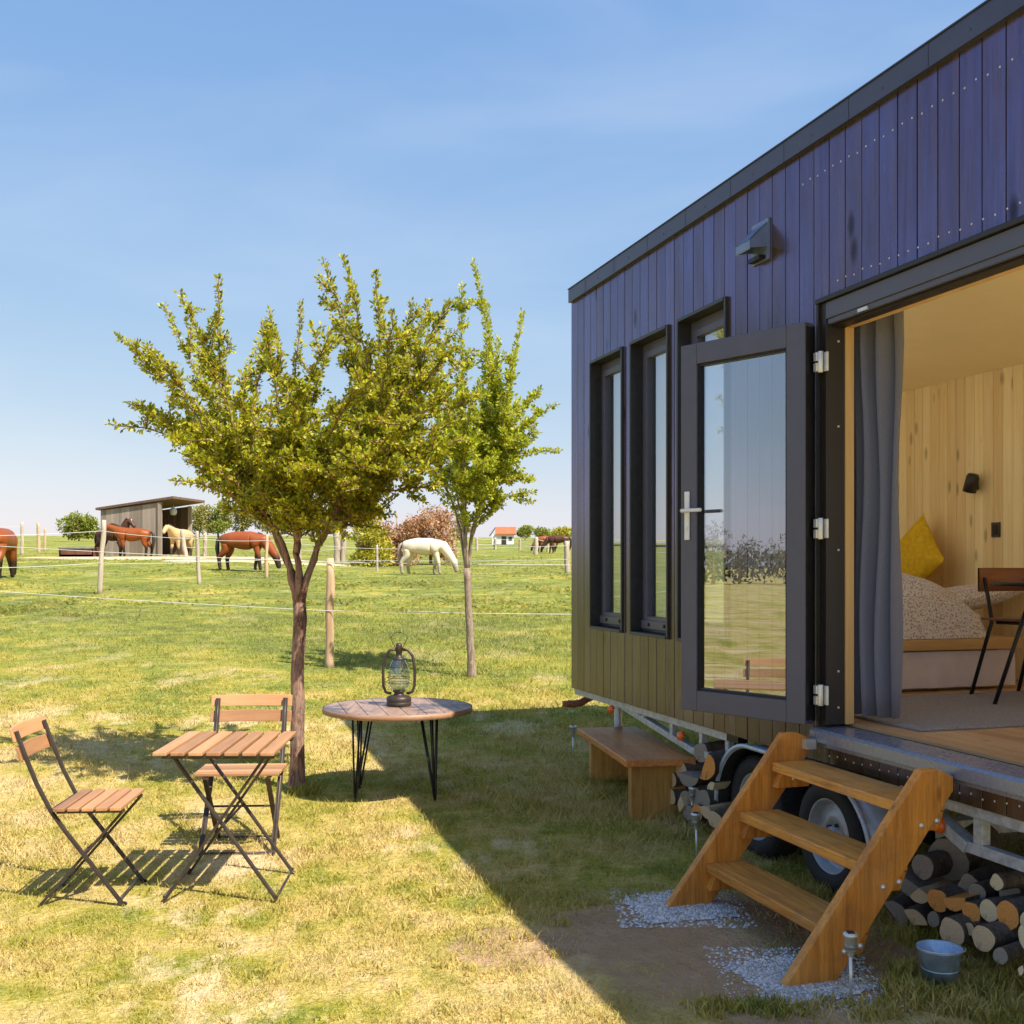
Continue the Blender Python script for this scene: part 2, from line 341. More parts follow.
def lawn_color(t, blade=False):
    """shared colour of lawn, from world position"""
    p=t.pos(); sep=t.n('ShaderNodeSeparateXYZ'); t.l(p,sep.inputs[0]); Y=sep.outputs[1]; X=sep.outputs[0]
    big=t.noise(p,.42,4,.6); mid=t.noise(p,1.9,5,.62); fine=t.noise(p,26,4,.7)
    pad=t.n('ShaderNodeMapRange'); t.l(t.math('ADD',Y,t.math('MULTIPLY',mid,4.0)),pad.inputs[0]); pad.inputs[1].default_value=11; pad.inputs[2].default_value=18; 
    pad=pad.outputs[0]
    dry=t.math('ADD',t.math('MULTIPLY',big,.5),t.math('MULTIPLY',mid,.5))
    dry=t.math('SUBTRACT',dry,t.math('MULTIPLY',pad,.14))
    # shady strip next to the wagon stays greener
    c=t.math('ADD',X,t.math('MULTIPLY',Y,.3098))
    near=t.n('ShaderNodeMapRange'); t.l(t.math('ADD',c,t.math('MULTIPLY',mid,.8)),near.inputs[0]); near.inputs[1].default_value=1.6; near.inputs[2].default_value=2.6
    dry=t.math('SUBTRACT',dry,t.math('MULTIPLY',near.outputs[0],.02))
    col=t.ramp(dry,[(.29,(.08,.13,.010)),(.38,(.19,.235,.018)),(.45,(.37,.32,.035)),(.515,(.57,.42,.13)),(.60,(.68,.49,.25))])
    col=t.mix(t.math('MULTIPLY',t.ramp(fine,[(.42,0),(.62,1)]),.6),col,t.mix(.6,col,(.66,.55,.24)))
    m7=t.noise(p,7.5,5,.7); col=t.mix(t.ramp(m7,[(.36,.55),(.50,0)]),col,t.mix(1.0,col,(.52,.62,.42),'MULTIPLY')); notpad=t.math('SUBTRACT',1.0,t.math('MULTIPLY',pad,.8)); col=t.mix(t.math('MULTIPLY',t.ramp(m7,[(.54,0),(.66,.6)]),notpad),col,(.72,.53,.18))
    straw=t.noise(t.mapv(p,scale=(1,.55,1)),1.15,6,.68); col=t.mix(t.math('MULTIPLY',t.ramp(straw,[(.545,0),(.62,.85)]),notpad),col,(.80,.61,.36))
    dk=t.noise(p,60,3,.7); col=t.mix(t.ramp(dk,[(.30,.5),(.5,0)]),col,t.mix(1.0,col,(.40,.42,.35),'MULTIPLY'))
    # bare soil by the steps
    vd=t.n('ShaderNodeVectorMath',operation='DISTANCE'); t.l(t.mapv(p,scale=(1,.9,0)),vd.inputs[0]); vd.inputs[1].default_value=(1.02,4.05,0)
    d=t.math('ADD',vd.outputs['Value'],t.math('MULTIPLY',t.math('SUBTRACT',mid,.5),1.7))
    soil=t.n('ShaderNodeMapRange'); t.l(d,soil.inputs[0]); soil.inputs[1].default_value=.85; soil.inputs[2].default_value=.5
    vd2=t.n('ShaderNodeVectorMath',operation='DISTANCE'); t.l(t.mapv(p,scale=(1,.9,0)),vd2.inputs[0]); vd2.inputs[1].default_value=(.45,4.2,0)
    d2=t.math('ADD',vd2.outputs['Value'],t.math('MULTIPLY',t.math('SUBTRACT',mid,.5),1.9))
    soil2=t.n('ShaderNodeMapRange'); t.l(d2,soil2.inputs[0]); soil2.inputs[1].default_value=.62; soil2.inputs[2].default_value=.35
    sp=t.ramp(t.math('ADD',t.math('MULTIPLY',big,.35),t.math('MULTIPLY',t.noise(p,3.3,4,.6),.65)),[(.60,0),(.66,.85)])
    s=t.math('MAXIMUM',t.math('MAXIMUM',soil.outputs[0],soil2.outputs[0]),t.math('MULTIPLY',sp,.8))
    return col,s,fine,mid,pad
def mat_ground():
    t=NT('lawn_ground'); col,s,fine,mid,pad=lawn_color(t); p=t.pos()
    so=t.mix(t.noise(p,5,6,.75),(.28,.16,.08),(.66,.45,.27))
    col=t.mix(s,col,so); t.set(col=col,rough=.95,spec=.1)
    f2=t.noise(p,9,6,.75); t.bump(t.math('ADD',t.math('MULTIPLY',f2,1.0),t.math('MULTIPLY',fine,.6)),.9,.05); return t.mat
def mat_blade():
    t=NT('lawn_blades'); col,s,fine,mid,pad=lawn_color(t,True)
    isl=t.n('ShaderNodeNewGeometry').outputs['Random Per Island']
    col=t.mix(.35,col,t.ramp(isl,[(0,(.09,.13,.01)),(.3,(.26,.27,.02)),(.6,(.56,.45,.09)),(1,(.82,.64,.27))]))
    t.set(col=col,rough=.6,spec=.2)
    tr=t.n('ShaderNodeBsdfTranslucent'); t.l(col,tr.inputs[0]); mx=t.n('ShaderNodeMixShader'); mx.inputs[0].default_value=.25
    t.l(t.b.outputs[0],mx.inputs[1]); t.l(tr.outputs[0],mx.inputs[2]); t.l(mx.outputs[0],t.out.inputs[0]); return t.mat
M['ground']=mat_ground(); M['blade']=mat_blade()
def mat_gravel():
    t=NT('grey_gravel'); c=t.pos(); v=t.vor(c,85,'Color'); vd=t.vor(c,85,'Distance')
    g=t.n('ShaderNodeRGBToBW'); t.l(v,g.inputs[0])
    t.set(col=t.ramp(g.outputs[0],[(.2,(.28,.26,.26)),(.6,(.50,.48,.48)),(1,(.76,.73,.72))]),rough=.85); t.bump(t.math('SUBTRACT',1.0,vd),.9,.012); return t.mat
M['gravel']=mat_gravel()
def mat_stone():
    t=NT('gravel_stones'); isl=t.n('ShaderNodeNewGeometry').outputs['Random Per Island']
    t.set(col=t.ramp(isl,[(0,(.28,.26,.26)),(.5,(.5,.48,.48)),(1,(.8,.77,.76))]),rough=.8); return t.mat
M['stone']=mat_stone()
def mat_sand():
    t=NT('pale_track'); c=t.pos(); n=t.noise(c,2,5,.6); t.set(col=t.mix(n,(.42,.33,.2),(.6,.5,.33)),rough=.95); t.bump(n,.5,.03); return t.mat
M['sand']=mat_sand()
def mat_rape():
    t=NT('rapeseed_flowers'); c=t.pos(); n=t.noise(c,1.5,5,.7); t.set(col=t.mix(n,(.45,.42,.02),(.75,.62,.02)),rough=.95); return t.mat
M['rape']=mat_rape()
def mat_plank_top():
    t=NT('scorched_table_planks'); c=t.coord(); isl=t.n('ShaderNodeNewGeometry').outputs['Random Per Island']
    m=t.mapv(c,scale=(1,.08,1)); g=t.noise(m,40,6,.65,dist=.5); n=t.noise(c,4.2,4,.6)
    col=t.mix(t.ramp(g,[(.35,0),(.65,1)]),(.20,.11,.075),(.40,.26,.19)); col=t.mix(t.math('MULTIPLY',isl,.5),col,(.42,.30,.24))
    col=t.mix(t.ramp(n,[(.5,0),(.6,.85)]),col,(.06,.06,.075)); t.set(col=col,rough=.45); t.bump(g,.4,.002); return t.mat
M['plank_top']=mat_plank_top()
def mat_horse(name,body,leg,zb=.62,face=None):
    t=NT(name); c=t.coord(); sep=t.n('ShaderNodeSeparateXYZ'); t.l(c,sep.inputs[0]); n=t.noise(c,4,4,.6)
    col=t.mix(n,[x*.8 for x in body],[min(1,x*1.2) for x in body])
    mr=t.n('ShaderNodeMapRange'); t.l(t.math('ADD',sep.outputs[2],t.math('MULTIPLY',n,.12)),mr.inputs[0]); mr.inputs[1].default_value=zb+.12; mr.inputs[2].default_value=zb-.08
    col=t.mix(mr.outputs[0],col,leg); t.set(col=col,rough=.45,spec=.3); return t.mat
M['bay']=mat_horse('bay_coat',(.26,.065,.012),(.03,.015,.01))
M['chestnut']=mat_horse('red_bay_coat',(.27,.065,.018),(.04,.02,.015))
M['darkbay']=mat_horse('dark_brown_coat',(.09,.035,.02),(.03,.018,.015))
M['dun']=mat_horse('dun_coat',(.58,.38,.18),(.06,.04,.03),.55)
M['cream']=mat_horse('cream_coat',(.74,.62,.48),(.34,.27,.21),.45)
M['hair_dark']=plain('dark_horsehair',(.03,.018,.014),.6,0,.3,30,.3)
M['hair_grey']=plain('grey_horsehair',(.32,.24,.20),.6,0,.3,30,.3)
M['blaze']=plain('white_blaze',(.8,.78,.74),.6,0,.05,30,0)

# ------------------------------------------------------------------ ground
def axis_coords(lo,a,b,hi,fine,g=1.14):
    xs=list(np.arange(a,b+1e-6,fine)); st=fine; x=a
    L=[]
    while x>lo: st*=g; x-=st; L.append(max(x,lo))
    x=b; st=fine; H=[]
    while x<hi: st*=g; x+=st; H.append(min(x,hi))
    return np.array(L[::-1]+xs+H)
xs=axis_coords(-1500,-9,9,1500,.12); ys=axis_coords(-1500,1,20,2500,.12)
V=[]
for y in ys:
    for x in xs:
        z=gz(x,y)
        near_w = abs(x)<12 and -2<y<22
        am=.012 if near_w else .05
        z+= (mnoise.noise(Vector((x*.9,y*.9,0)))*am) if y<120 else 0
        V.append((x,y,z))
nx=len(xs); ny=len(ys)
I=np.arange(nx*ny).reshape(ny,nx)
Fq=np.stack([I[:-1,:-1],I[:-1,1:],I[1:,1:],I[1:,:-1]],-1).reshape(-1,4)
g=fastmesh('ground',V,Fq,M['ground'],k=4,smooth=True); tag(g,kind='structure')

def patch_sheet(name,cx,cy,rx,ry,mat,dz,n=40,rot=0,kind='structure',wob=.18,rings=6):
    V=[(cx,cy,gz(cx,cy)+dz)]; Fs=[]
    for r in range(1,rings+1):
        for k in range(n):
            t=2*math.pi*k/n; w=1+wob*mnoise.noise(Vector((math.cos(t)*1.7+cx,math.sin(t)*1.7+cy,3.3)))*2
            x=math.cos(t)*rx*w*r/rings; y=math.sin(t)*ry*w*r/rings
            X=cx+x*math.cos(rot)-y*math.sin(rot); Y=cy+x*math.sin(rot)+y*math.cos(rot)
            V.append((X,Y,gz(X,Y)+dz*(1 if r<rings else -.6)))
    b=MB(); fs=[(0,1+k,1+(k+1)%n) for k in range(n)]
    for r in range(rings-1):
        o=1+r*n; fs+=[(o+k,o+n+k,o+n+(k+1)%n,o+(k+1)%n) for k in range(n)]
    b.add(V,fs,0,True); o=b.build(name,mat); tag(o,kind=kind); return o
patch_sheet('path',-16.5,53.5,7,1.1,M['sand'],.06)
patch_sheet('path',-11,50,5,.6,M['sand'],.06)
# rapeseed field far off to the left, seen in the window glass
b=MB()
P=[]
for i in range(13):
    for j in range(9):
        x=-190+i*7.5; y=42+j*14; P.append((x,y,gz(x,y)+.9))
b.add(P,[(i*9+j,(i+1)*9+j,(i+1)*9+j+1,i*9+j+1) for i in range(12) for j in range(8)],0,True)
tag(b.build('rapeseed_field',M['rape']),kind='structure')

# ------------------------------------------------------------------ grass blades
TH=math.atan2(-.955,.296)
ORG=Vector((.457,8.53,0)); UX=Vector((.296,-.955,0)); VX=Vector((.955,.296,0))
def W(u,v,z=0): return ORG+UX*u+VX*v+Vector((0,0,z))
def make_grass():
    N=600000
    # depth distribution ~ 1/Z so that screen density stays even
    t=RNG.random(N); Z=3.0*np.exp(t*math.log(24/3.0)); X=(RNG.random(N)*1.10-.55)*Z
    keep=np.ones(N,bool)
    # clumping by cheap sine noise
    cl=(np.sin(X*5.1+np.sin(Z*3.7)*2)+np.sin(Z*6.3+np.sin(X*4.1)*2)+np.sin(X*17+Z*9)+np.sin(Z*21-X*13))/4
    keep&=RNG.random(N)<(.62+.4*cl)
    d=np.hypot(X-1.02,(Z-4.5)*.9); keep&=~((d<.75)&(RNG.random(N)<.80))
    d2=np.hypot(X-.5,(Z-4.6)*.9); keep&=~((d2<.45)&(RNG.random(N)<.8))
    u=(X-ORG.x)*UX.x+(Z-ORG.y)*UX.y; v=(X-ORG.x)*VX.x+(Z-ORG.y)*VX.y
    keep&=~((v>2.6)&(u>0)); keep&=~((u>3.9)&(v>.15)); 
    keep&=~((v>.05)&(u>0)&(RNG.random(N)<.6))
    X=X[keep]; Z=Z[keep]; cl=cl[keep]; u=u[keep]; v=v[keep]; n=len(X)
    z0=np.array([gz(a,b) for a,b in zip(X,Z)])
    sc=np.clip(Z/6,.65,1.5)
    shade=np.clip((v+1.3)*1.2,0,1)
    h=(.010+.024*RNG.random(n)**2.2)*(1+.5*cl)*np.clip(Z/6,.8,1.15)*(1+.6*shade)
    far=np.clip((Z-13)/5,0,1); h*=1+far*.3; tall=RNG.random(n)<.035; h[tall]*=1.9; w_=1
    w=.0035*sc; a=RNG.random(n)*6.283; la=RNG.random(n)*6.283; L=h*(.5+RNG.random(n)*.9)
    B=np.stack([X,Z,z0-.004],-1); dx=np.stack([np.cos(a)*w,np.sin(a)*w,np.zeros(n)],-1)
    T=B+np.stack([np.cos(la)*L,np.sin(la)*L,h+.004],-1)
    V=np.concatenate([B-dx,B+dx,T]); idx=np.arange(n); Fa=np.stack([idx,idx+n,idx+2*n],-1)
    o=fastmesh('lawn_grass',V,Fa,M['blade'])
    tag(o,'short patchy yellow green lawn grass around the tables and wagon','grass',kind='stuff')
make_grass()
def tall_grass(name,label,spots):
    Vs=[];Fs=[]
    for (x,y,r,n,hh) in spots:
        for i in range(n):
            a=random.random()*6.28; q=r*math.sqrt(random.random()); X=x+q*math.cos(a); Y=y+q*math.sin(a)*.8
            h=hh*(.4+random.random()*.8); la=random.random()*6.28; l=h*(.2+random.random()*.7); w=.003+.002*random.random(); b=random.random()*6.28
            z=gz(X,Y)-.004; dx=math.cos(b)*w; dy=math.sin(b)*w; o=len(Vs)
            mx=X+math.cos(la)*l*.35; my=Y+math.sin(la)*l*.35
            Vs+=[(X-dx,Y-dy,z),(X+dx,Y+dy,z),(mx+dx*.7,my+dy*.7,z+h*.6),(mx-dx*.7,my-dy*.7,z+h*.6),(X+math.cos(la)*l,Y+math.sin(la)*l,z+h)]
            Fs+=[(o,o+1,o+2,o+3),(o+3,o+2,o+4,o+4)]
    b=MB(); b.v=[tuple(v) for v in Vs]; b.f=[f if len(set(f))==4 else f[:3] for f in Fs]; b.m=[0]*len(Fs); b.sm=[False]*len(Fs)
    tag(b.build(name,M['blade']),label,'grass',kind='stuff')
sp=[]
for i in range(46):
    q=ground(895+random.random()*135,968+random.random()*50); sp.append((q.x,q.y,.07,55,.055))
for i in range(30):
    q=ground(700+random.random()*200,1005+random.random()*14); sp.append((q.x,q.y,.07,45,.04))
for i in range(36):
    q=W(1.2+random.random()*3,-.25+random.random()*.6); sp.append((q.x,q.y,.1,50,.07))
for i in range(420):
    Zq=3.3*math.exp(random.random()*math.log(3.6)); Xq=random.uniform(-.5,.42)*Zq
    if (Xq-ORG.x)*VX.x+(Zq-ORG.y)*VX.y>-.2: continue
    if math.hypot(Xq-1.0,Zq-4.5)<.8: continue
    sp.append((Xq,Zq,random.uniform(.03,.09),random.randint(14,40),random.uniform(.022,.04)))
for i in range(5): sp.append((-1.43+random.uniform(-.12,.12),7.42+random.uniform(-.1,.1),.08,70,.07))
tall_grass('long_grass','longer green grass tufts by bucket, wheels and tree foot',sp)
# tussocks in the paddock
b_sp=[]
Vs=[]
n=60000
Zt=22*np.exp(RNG.random(n)*math.log(3.2)); Xt=(RNG.random(n)*1.1-.55)*Zt
cl=np.sin(Xt*.55+np.sin(Zt*.31)*2)+np.sin(Zt*.8+np.sin(Xt*.4))
kk=RNG.random(n)<np.clip(.35+.3*cl,.06,1); Xt=Xt[kk]; Zt=Zt[kk]; n=len(Xt)
z0=np.array([gz(a,c) for a,c in zip(Xt,Zt)])
w=.05+.08*RNG.random(n); h=.015+.04*RNG.random(n); a=RNG.random(n)*3.14
B=np.stack([Xt,Zt,z0-.03],-1); dx=np.stack([np.cos(a)*w,np.sin(a)*w*.3,np.zeros(n)],-1); T=B+np.stack([w*RNG.normal(size=n)*.4,w*0,h+.03],-1)
idx=np.arange(n)
tag(fastmesh('paddock_grass',np.concatenate([B-dx,B+dx,T]),np.stack([idx,idx+n,idx+2*n],-1),M['blade']),'uneven green grass tussocks of the horse paddock','grass',kind='stuff')

# ------------------------------------------------------------------ wagon
WG=empty('tiny_house',ORG,TH,'dark stained timber tiny house on a twin axle trailer, open glazed door','tiny house')
L=7.0; WD=2.45; Z0=.62; ZT=3.57; OU0,OU1=3.395,5.12; OZ0,OZ1=.72,2.78
wins=[(.405,1.01),(1.14,1.73),(1.857,2.475)]; WZ0,WZ1=1.095,3.03
holes=[(a,b,WZ0,WZ1) for a,b in wins]+[(OU0,OU1,OZ0,OZ1)]
def boards(mb,u0,u1,z0,z1,holes,step,ya,yb,gap=.005,jit=0.0,axis='x',M_=None):
    k=0; u=u0
    while u<u1-1e-4:
        e=min(u+step,u1); cuts=sorted({u,e,*[h for H in holes for h in H[:2] if u<h<e]})
        dj=random.uniform(-jit,jit)
        for i in range(len(cuts)-1):
            a,c=cuts[i],cuts[i+1]
            if c-a<.004: continue
            mid=(a+c)/2; segs=[(z0,z1)]
            for H in holes:
                if H[0]<mid<H[1]:
                    ns=[]
                    for s0,s1 in segs:
                        if H[2]>s0: ns.append((s0,min(s1,H[2])))
                        if H[3]<s1: ns.append((max(s0,H[3]),s1))
                    segs=[s for s in ns if s[1]-s[0]>.004]
            aa=a+(gap/2 if i==0 else 0); cc=c-(gap/2 if i==len(cuts)-2 else 0)
            for s0,s1 in segs: mb.box(aa,cc,ya+dj,yb,s0,s1,0,M_)
        u=e
b=MB(); boards(b,0,L,Z0,ZT,holes,.128,0,.022,.006,.0012)
# stainless nail heads in rows above the door and below the sill
for z in (3.40,2.86): 
    u=OU0+.1 if z<3 else 3.2
    while u<L-.05:
        for du in (.032,.096):
            b.lathe([(.0001,-.0016),(.0045,-.001),(.005,.0005)],8,(0,0,0),1,Matrix.Translation((u+du,-.0005,z+random.uniform(-.006,.006)))@Matrix.Rotation(R(90),4,'X')@Matrix.Rotation(R(180),4,'X'))
        u+=.128
u=3.46
while u<5.1:
    b.lathe([(.0001,-.0016),(.0045,-.001),(.005,.0005)],8,(0,0,0),1,Matrix.Translation((u,-.0005,.665+random.uniform(-.008,.008)))@Matrix.Rotation(R(-90),4,'X'))
    u+=.064
b.build('siding',[M['siding'],M['bolt']],WG,.002)
b=MB(); boards(b,0,WD,Z0,ZT,[],.128,-.0,.022,.006,.001,M_=Matrix.Rotation(R(90),4,'Z')@Matrix.Scale(1,4))
o=b.build('end_siding',M['siding'],WG,.002); 
def rects_with_holes(u0,u1,z0,z1,holes):
    us=sorted({u0,u1,*[h for H in holes for h in H[:2]]}); out=[]
    for a,c in zip(us[:-1],us[1:]):
        mid=(a+c)/2; segs=[(z0,z1)]
        for H in holes:
            if H[0]<mid<H[1]:
                ns=[]
                for s0,s1 in segs:
                    if H[2]>s0: ns.append((s0,min(s1,H[2])))
                    if H[3]<s1: ns.append((max(s0,H[3]),s1))
                segs=[s for s in ns if s[1]-s[0]>.001]
        out+=[(a,c,s0,s1) for s0,s1 in segs]
    return out
b=MB()
for a,c,s0,s1 in rects_with_holes(.024,L-.02,Z0,ZT-.02,holes): b.box(a,c,.024,.125,s0,s1)
b.build('front_wall',M['dark_under'],WG)
BWH=[(4.2,6.7,1.0,2.8)]  # rear window opening added out of view to let daylight in
b=MB()
for a,c,s0,s1 in rects_with_holes(.024,L-.02,Z0,3.2,BWH): b.box(a,c,WD-.06,WD,s0,s1)
b.box(.026,.09,.127,WD-.062,Z0,3.35)
b.box(L-.09,L-.024,.127,.4,Z0,3.35); b.box(L-.09,L-.024,2.0,WD-.062,Z0,3.35); b.box(L-.09,L-.024,.4,2.0,Z0,.9); b.box(L-.09,L-.024,.4,2.0,2.9,3.35)  # end wall with an added, unseen opening for more daylight indoors
b.build('rear_wall',M['siding'],WG)
b=MB(); boards(b,.1,L-.1,.80,3.15,BWH,.092,WD-.075,WD-.062,.003)
b.build('pine_panelling',M['pine'],WG,.0015)
b=MB(); boards(b,.13,WD-.08,.80,3.3,[],.092,-.104,-.0915,.003,M_=Matrix.Rotation(R(90),4,'Z'))
b.build('end_panelling',M['pine'],WG)
b=MB(); 
for a,c,s0,s1 in rects_with_holes(.1,L-.1,.8,3.28,[(x0,x1,WZ0,WZ1) for x0,x1 in wins]+[(OU0,OU1,OZ0,2.70)]): b.box(a,c,.127,.138,s0,s1)
b.build('inner_lining',M['lining'],WG)
ADDED_ROOF_HOLES=[(.7,3.35,.24,1.20),(6.2,6.85,1.25,2.1),(6.2,6.85,.3,.75)]  # roof openings added out of view to bring sunlight into the room
def slab_holes(name,mat,u0,u1,v0,z0,v1,z1,th,holes):
    b=MB(); f=lambda v: z0+(z1-z0)*(v-v0)/(v1-v0)
    for a,c,p,q in rects_with_holes(u0,u1,v0,v1,holes):
        b.prism([(p,f(p)),(q,f(q)),(q,f(q)+th),(p,f(p)+th)],a,c,'x')
    return b.build(name,mat,WG)
slab_holes('ceiling',M['ceiling'],.1,L-.1,.14,3.28,WD-.078,2.865,.025,ADDED_ROOF_HOLES)
slab_holes('roof',M['roof_metal'],.0,L,.026,ZT-.018,WD+.05,3.20,.09,ADDED_ROOF_HOLES)
b=MB(); b.box(.7,4.5,.20,.239,3.31,3.66); b.box(.7,4.5,1.201,1.24,3.12,3.55); b.build('added_skylight_frame',M['white'],WG)  # edging of the added roof opening
b=MB(); b.box(-.005,L+.02,-.028,.024,ZT-.02,ZT+.078); b.box(-.008,L+.024,-.034,.05,ZT+.08,ZT+.086)
x=.35
while x<L: b.box(x,x+.004,-.0295,-.0285,ZT-.02,ZT+.078); b.lathe([(.0001,-.003),(.005,-.002),(.006,0)],8,(0,0,0),0,Matrix.Translation((x+.25,-.0285,ZT+.02))@Matrix.Rotation(R(-90),4,'X')); x+=.55
b.build('fascia',M['fascia'],WG)
b=MB(); 
v=.14
while v<WD-.08:
    b.box(.1,L-.1,v,min(v+.09,WD-.08)-.002,.785,.800); v+=.09
b.build('floor',M['floor_wood'],WG)
b=MB(); b.box(.026,L-.03,.026,WD-.02,Z0+.001,.70); b.box(.1,L-.1,.127,WD-.08,.702,.783); b.build('floor_base',M['dark_under'],WG)
# windows
for i,(a,c) in enumerate(wins):
    z0,z1=WZ0,WZ1; b=MB()
    # thin dark trim collar set in the opening, standing 18 mm proud
    e=.018
    b.box(a,a+.02,-e,.12,z0,z1); b.box(c-.02,c,-e,.12,z0,z1); b.box(a+.02,c-.02,-e-.004,.12,z1-.02,z1); b.box(a+.02,c-.02,-e-.006,.12,z0,z0+.02)
    wn=b.build('window',M['trim_dark'],WG,.002)
    b=MB(); A,C,B0,B1=a+.021,c-.021,z0+.021,z1-.021; w=.055
    b.box(A,A+w,.07,.118,B0,B1); b.box(C-w,C,.07,.118,B0,B1); b.box(A+w,C-w,.07,.118,B1-w,B1); b.box(A+w,C-w,.07,.118,B0,B0+w)
    b.box(A+w*.5,C-w*.5,.045,.068,B0+.02,B0+.075)
    b.build('window_frame',M['frame_grey'],wn,.003)
    b=MB(); A,C,B0,B1=A+w+.002,C-w-.002,B0+w+.002,B1-w-.002; w=.045
    b.box(A,A+w,.055,.11,B0,B1); b.box(C-w,C,.055,.11,B0,B1); b.box(A+w,C-w,.055,.11,B1-w,B1); b.box(A+w,C-w,.055,.11,B0,B0+w)
    b.build('sash',M['frame_grey'],wn,.003)
    b=MB(); b.add([(A+w,.075,B0+w),(C-w,.075,B0+w),(C-w,.075,B1-w),(A+w,.075,B1-w)],[(0,1,2,3)]); b.build('pane',M['glass'],wn)
    for q in (.3,.7):
        b=MB(); b.lathe([(.0001,0),(.012,0),(.012,.006),(.0001,.006)],12,(0,0,0),0,Matrix.Translation((a+(c-a)*q,.045,z0+.07))@Matrix.Rotation(R(90),4,'X')); b.build('drain_cap',M['metal_black'],wn)
for i,(a,c) in enumerate(wins):
    b=MB(); b.box(a+.03,c-.03,.126,.1265,WZ0+.02,WZ1-.02); b.build('added_blind',M['added_blind'],WG)  # added to keep sun from the roof openings from leaking outside
# door opening frame
b=MB()
b.box(OU0-.018,OU0+.0,-.02,.122,OZ0+.03,OZ1); b.box(OU0-.018,OU1+.02,-.026,.122,OZ1,OZ1+.022); b.box(OU1,OU1+.02,-.02,.122,OZ0+.03,OZ1)
b.box(OU0,OU0+.045,-.005,.095,.80,OZ1-.001); b.box(OU1-.045,OU1-.001,-.005,.095,.80,OZ1-.001); b.box(OU0+.046,OU1-.046,.03,.095,2.665,OZ1-.001)
df=b.build('door_frame',[M['frame_dark']],WG,.002)
b=MB(); b.box(OU0+.046,OU1-.046,-.008,.028,2.70,OZ1-.003); b.box(OU0+.05,OU1-.05,.0,.02,2.675,2.70); b.build('lintel_rail',M['frame_grey'],df,.002)
b=MB(); b.box(OU0+.3,OU0+.37,-.010,-.001,2.676,2.69); b.build('strike_plate',M['steel'],df)
for z in (1.05,1.62,2.2,2.6,.88): MB().lathe([(.0001,0),(.006,0),(.006,.004),(.0001,.004)],8,(0,0,0),0,Matrix.Translation((OU0+.0455,.06,z))@Matrix.Rotation(R(90),4,'Y')).build('screw',M['bolt'],df)
b=MB(); b.box(OU0+.012,OU0+.05,.097,.142,.80,2.72); b.box(OU0+.051,OU1-.05,.097,.142,2.668,2.70); b.build('jamb_lining',M['pine_beam'],df)
# sill
b=MB(); b.prism([(-.055,.722),(-.055,.772),(-.045,.785),(.115,.789),(.115,.722)],OU0-.02,OU1+.04,'x'); b.box(OU0-.015,OU1+.03,-.03,.0,.700,.721)
b.build('sill',M['sill'],WG,.003)
# open door leaf (hinged at the left jamb)
H0=Vector((3.407,-.098,0)); E0=Vector((2.70,-.395,0)); dw=(E0-H0).length; an=math.atan2(E0.y-H0.y,E0.x-H0.x)
# leaf local: x from hinge to free edge; visible face at y=0, thickness towards the wall
DZ0,DZ1=.80,2.69; st=.106; tk=.068
b=MB(); s=-1
b.box(0,st,-tk,0,DZ0,DZ1); b.box(dw-st,dw,-tk,0,DZ0,DZ1); b.box(st,dw-st,-tk,0,DZ0,DZ0+st); b.box(st,dw-st,-tk,0,DZ1-st,DZ1)
door=b.build('door',M['frame_grey'],WG,.004,loc=(H0.x,H0.y,0),rot=(0,0,an))
b=MB(); 
for (x0,x1,z0,z1) in ((st,st+.014,DZ0+st,DZ1-st),(dw-st-.014,dw-st,DZ0+st,DZ1-st),(st+.014,dw-st-.014,DZ0+st,DZ0+st+.014),(st+.014,dw-st-.014,DZ1-st-.014,DZ1-st)): b.box(x0+.0005,x1-.0005,-.052,-.014,z0+.0005,z1-.0005)
b.build('glazing_bead',M['metal_black'],door)
b=MB(); a0,a1,c0,c1=st+.012,dw-st-.012,DZ0+st+.012,DZ1-st-.012
b.add([(a0,-.03,c0),(a1,-.03,c0),(a1,-.03,c1),(a0,-.03,c1)],[(0,1,2,3)]); b.build('door_glass',M['glass'],door)
b=MB(); b.box(-.004,.0,-.062,-.008,DZ0+.02,DZ1-.02); b.box(.0,.02,-tk-.012,-tk-.001,DZ0+.01,DZ1-.01); b.build('door_seal',M['metal_black'],door)
hx=dw-st*.45; hz=1.83
b=MB(); b.box(hx-.016,hx+.016,.001,.009,hz-.15,hz+.10); b.lathe([(.011,0),(.011,.045)],12,(0,0,0),0,Matrix.Translation((hx,.005,hz))@Matrix.Rotation(R(-90),4,'X'))
b.tube([(hx,.048,hz),(hx-.03,.052,hz),(hx-.13,.050,hz)],.0095,10); b.lathe([(.009,0),(.009,.012),(.0001,.012)],12,(0,0,0),0,Matrix.Translation((hx,.002,hz-.09))@Matrix.Rotation(R(-90),4,'X'))
b.build('handle',M['white'],door,.002)
b=MB(); b.box(hx-.016,hx+.016,-tk-.009,-tk-.001,hz-.12,hz+.08); b.tube([(hx,-tk-.002,hz),(hx,-tk-.05,hz),(hx-.13,-tk-.052,hz)],.009,10); b.build('outer_handle',M['metal_dark'],door)
for z in (2.50,1.72,.94):
    b=MB(); b.tube([(3.432,-.03,z-.05),(3.432,-.03,z+.05)],.013,12); b.box(3.436,3.463,-.016,-.0055,z-.045,z+.045); b.box(3.405,3.43,-.052,-.040,z-.045,z-.005); b.box(3.405,3.43,-.052,-.040,z+.005,z+.045)
    b.build('hinge',M['steel'],WG,.002)
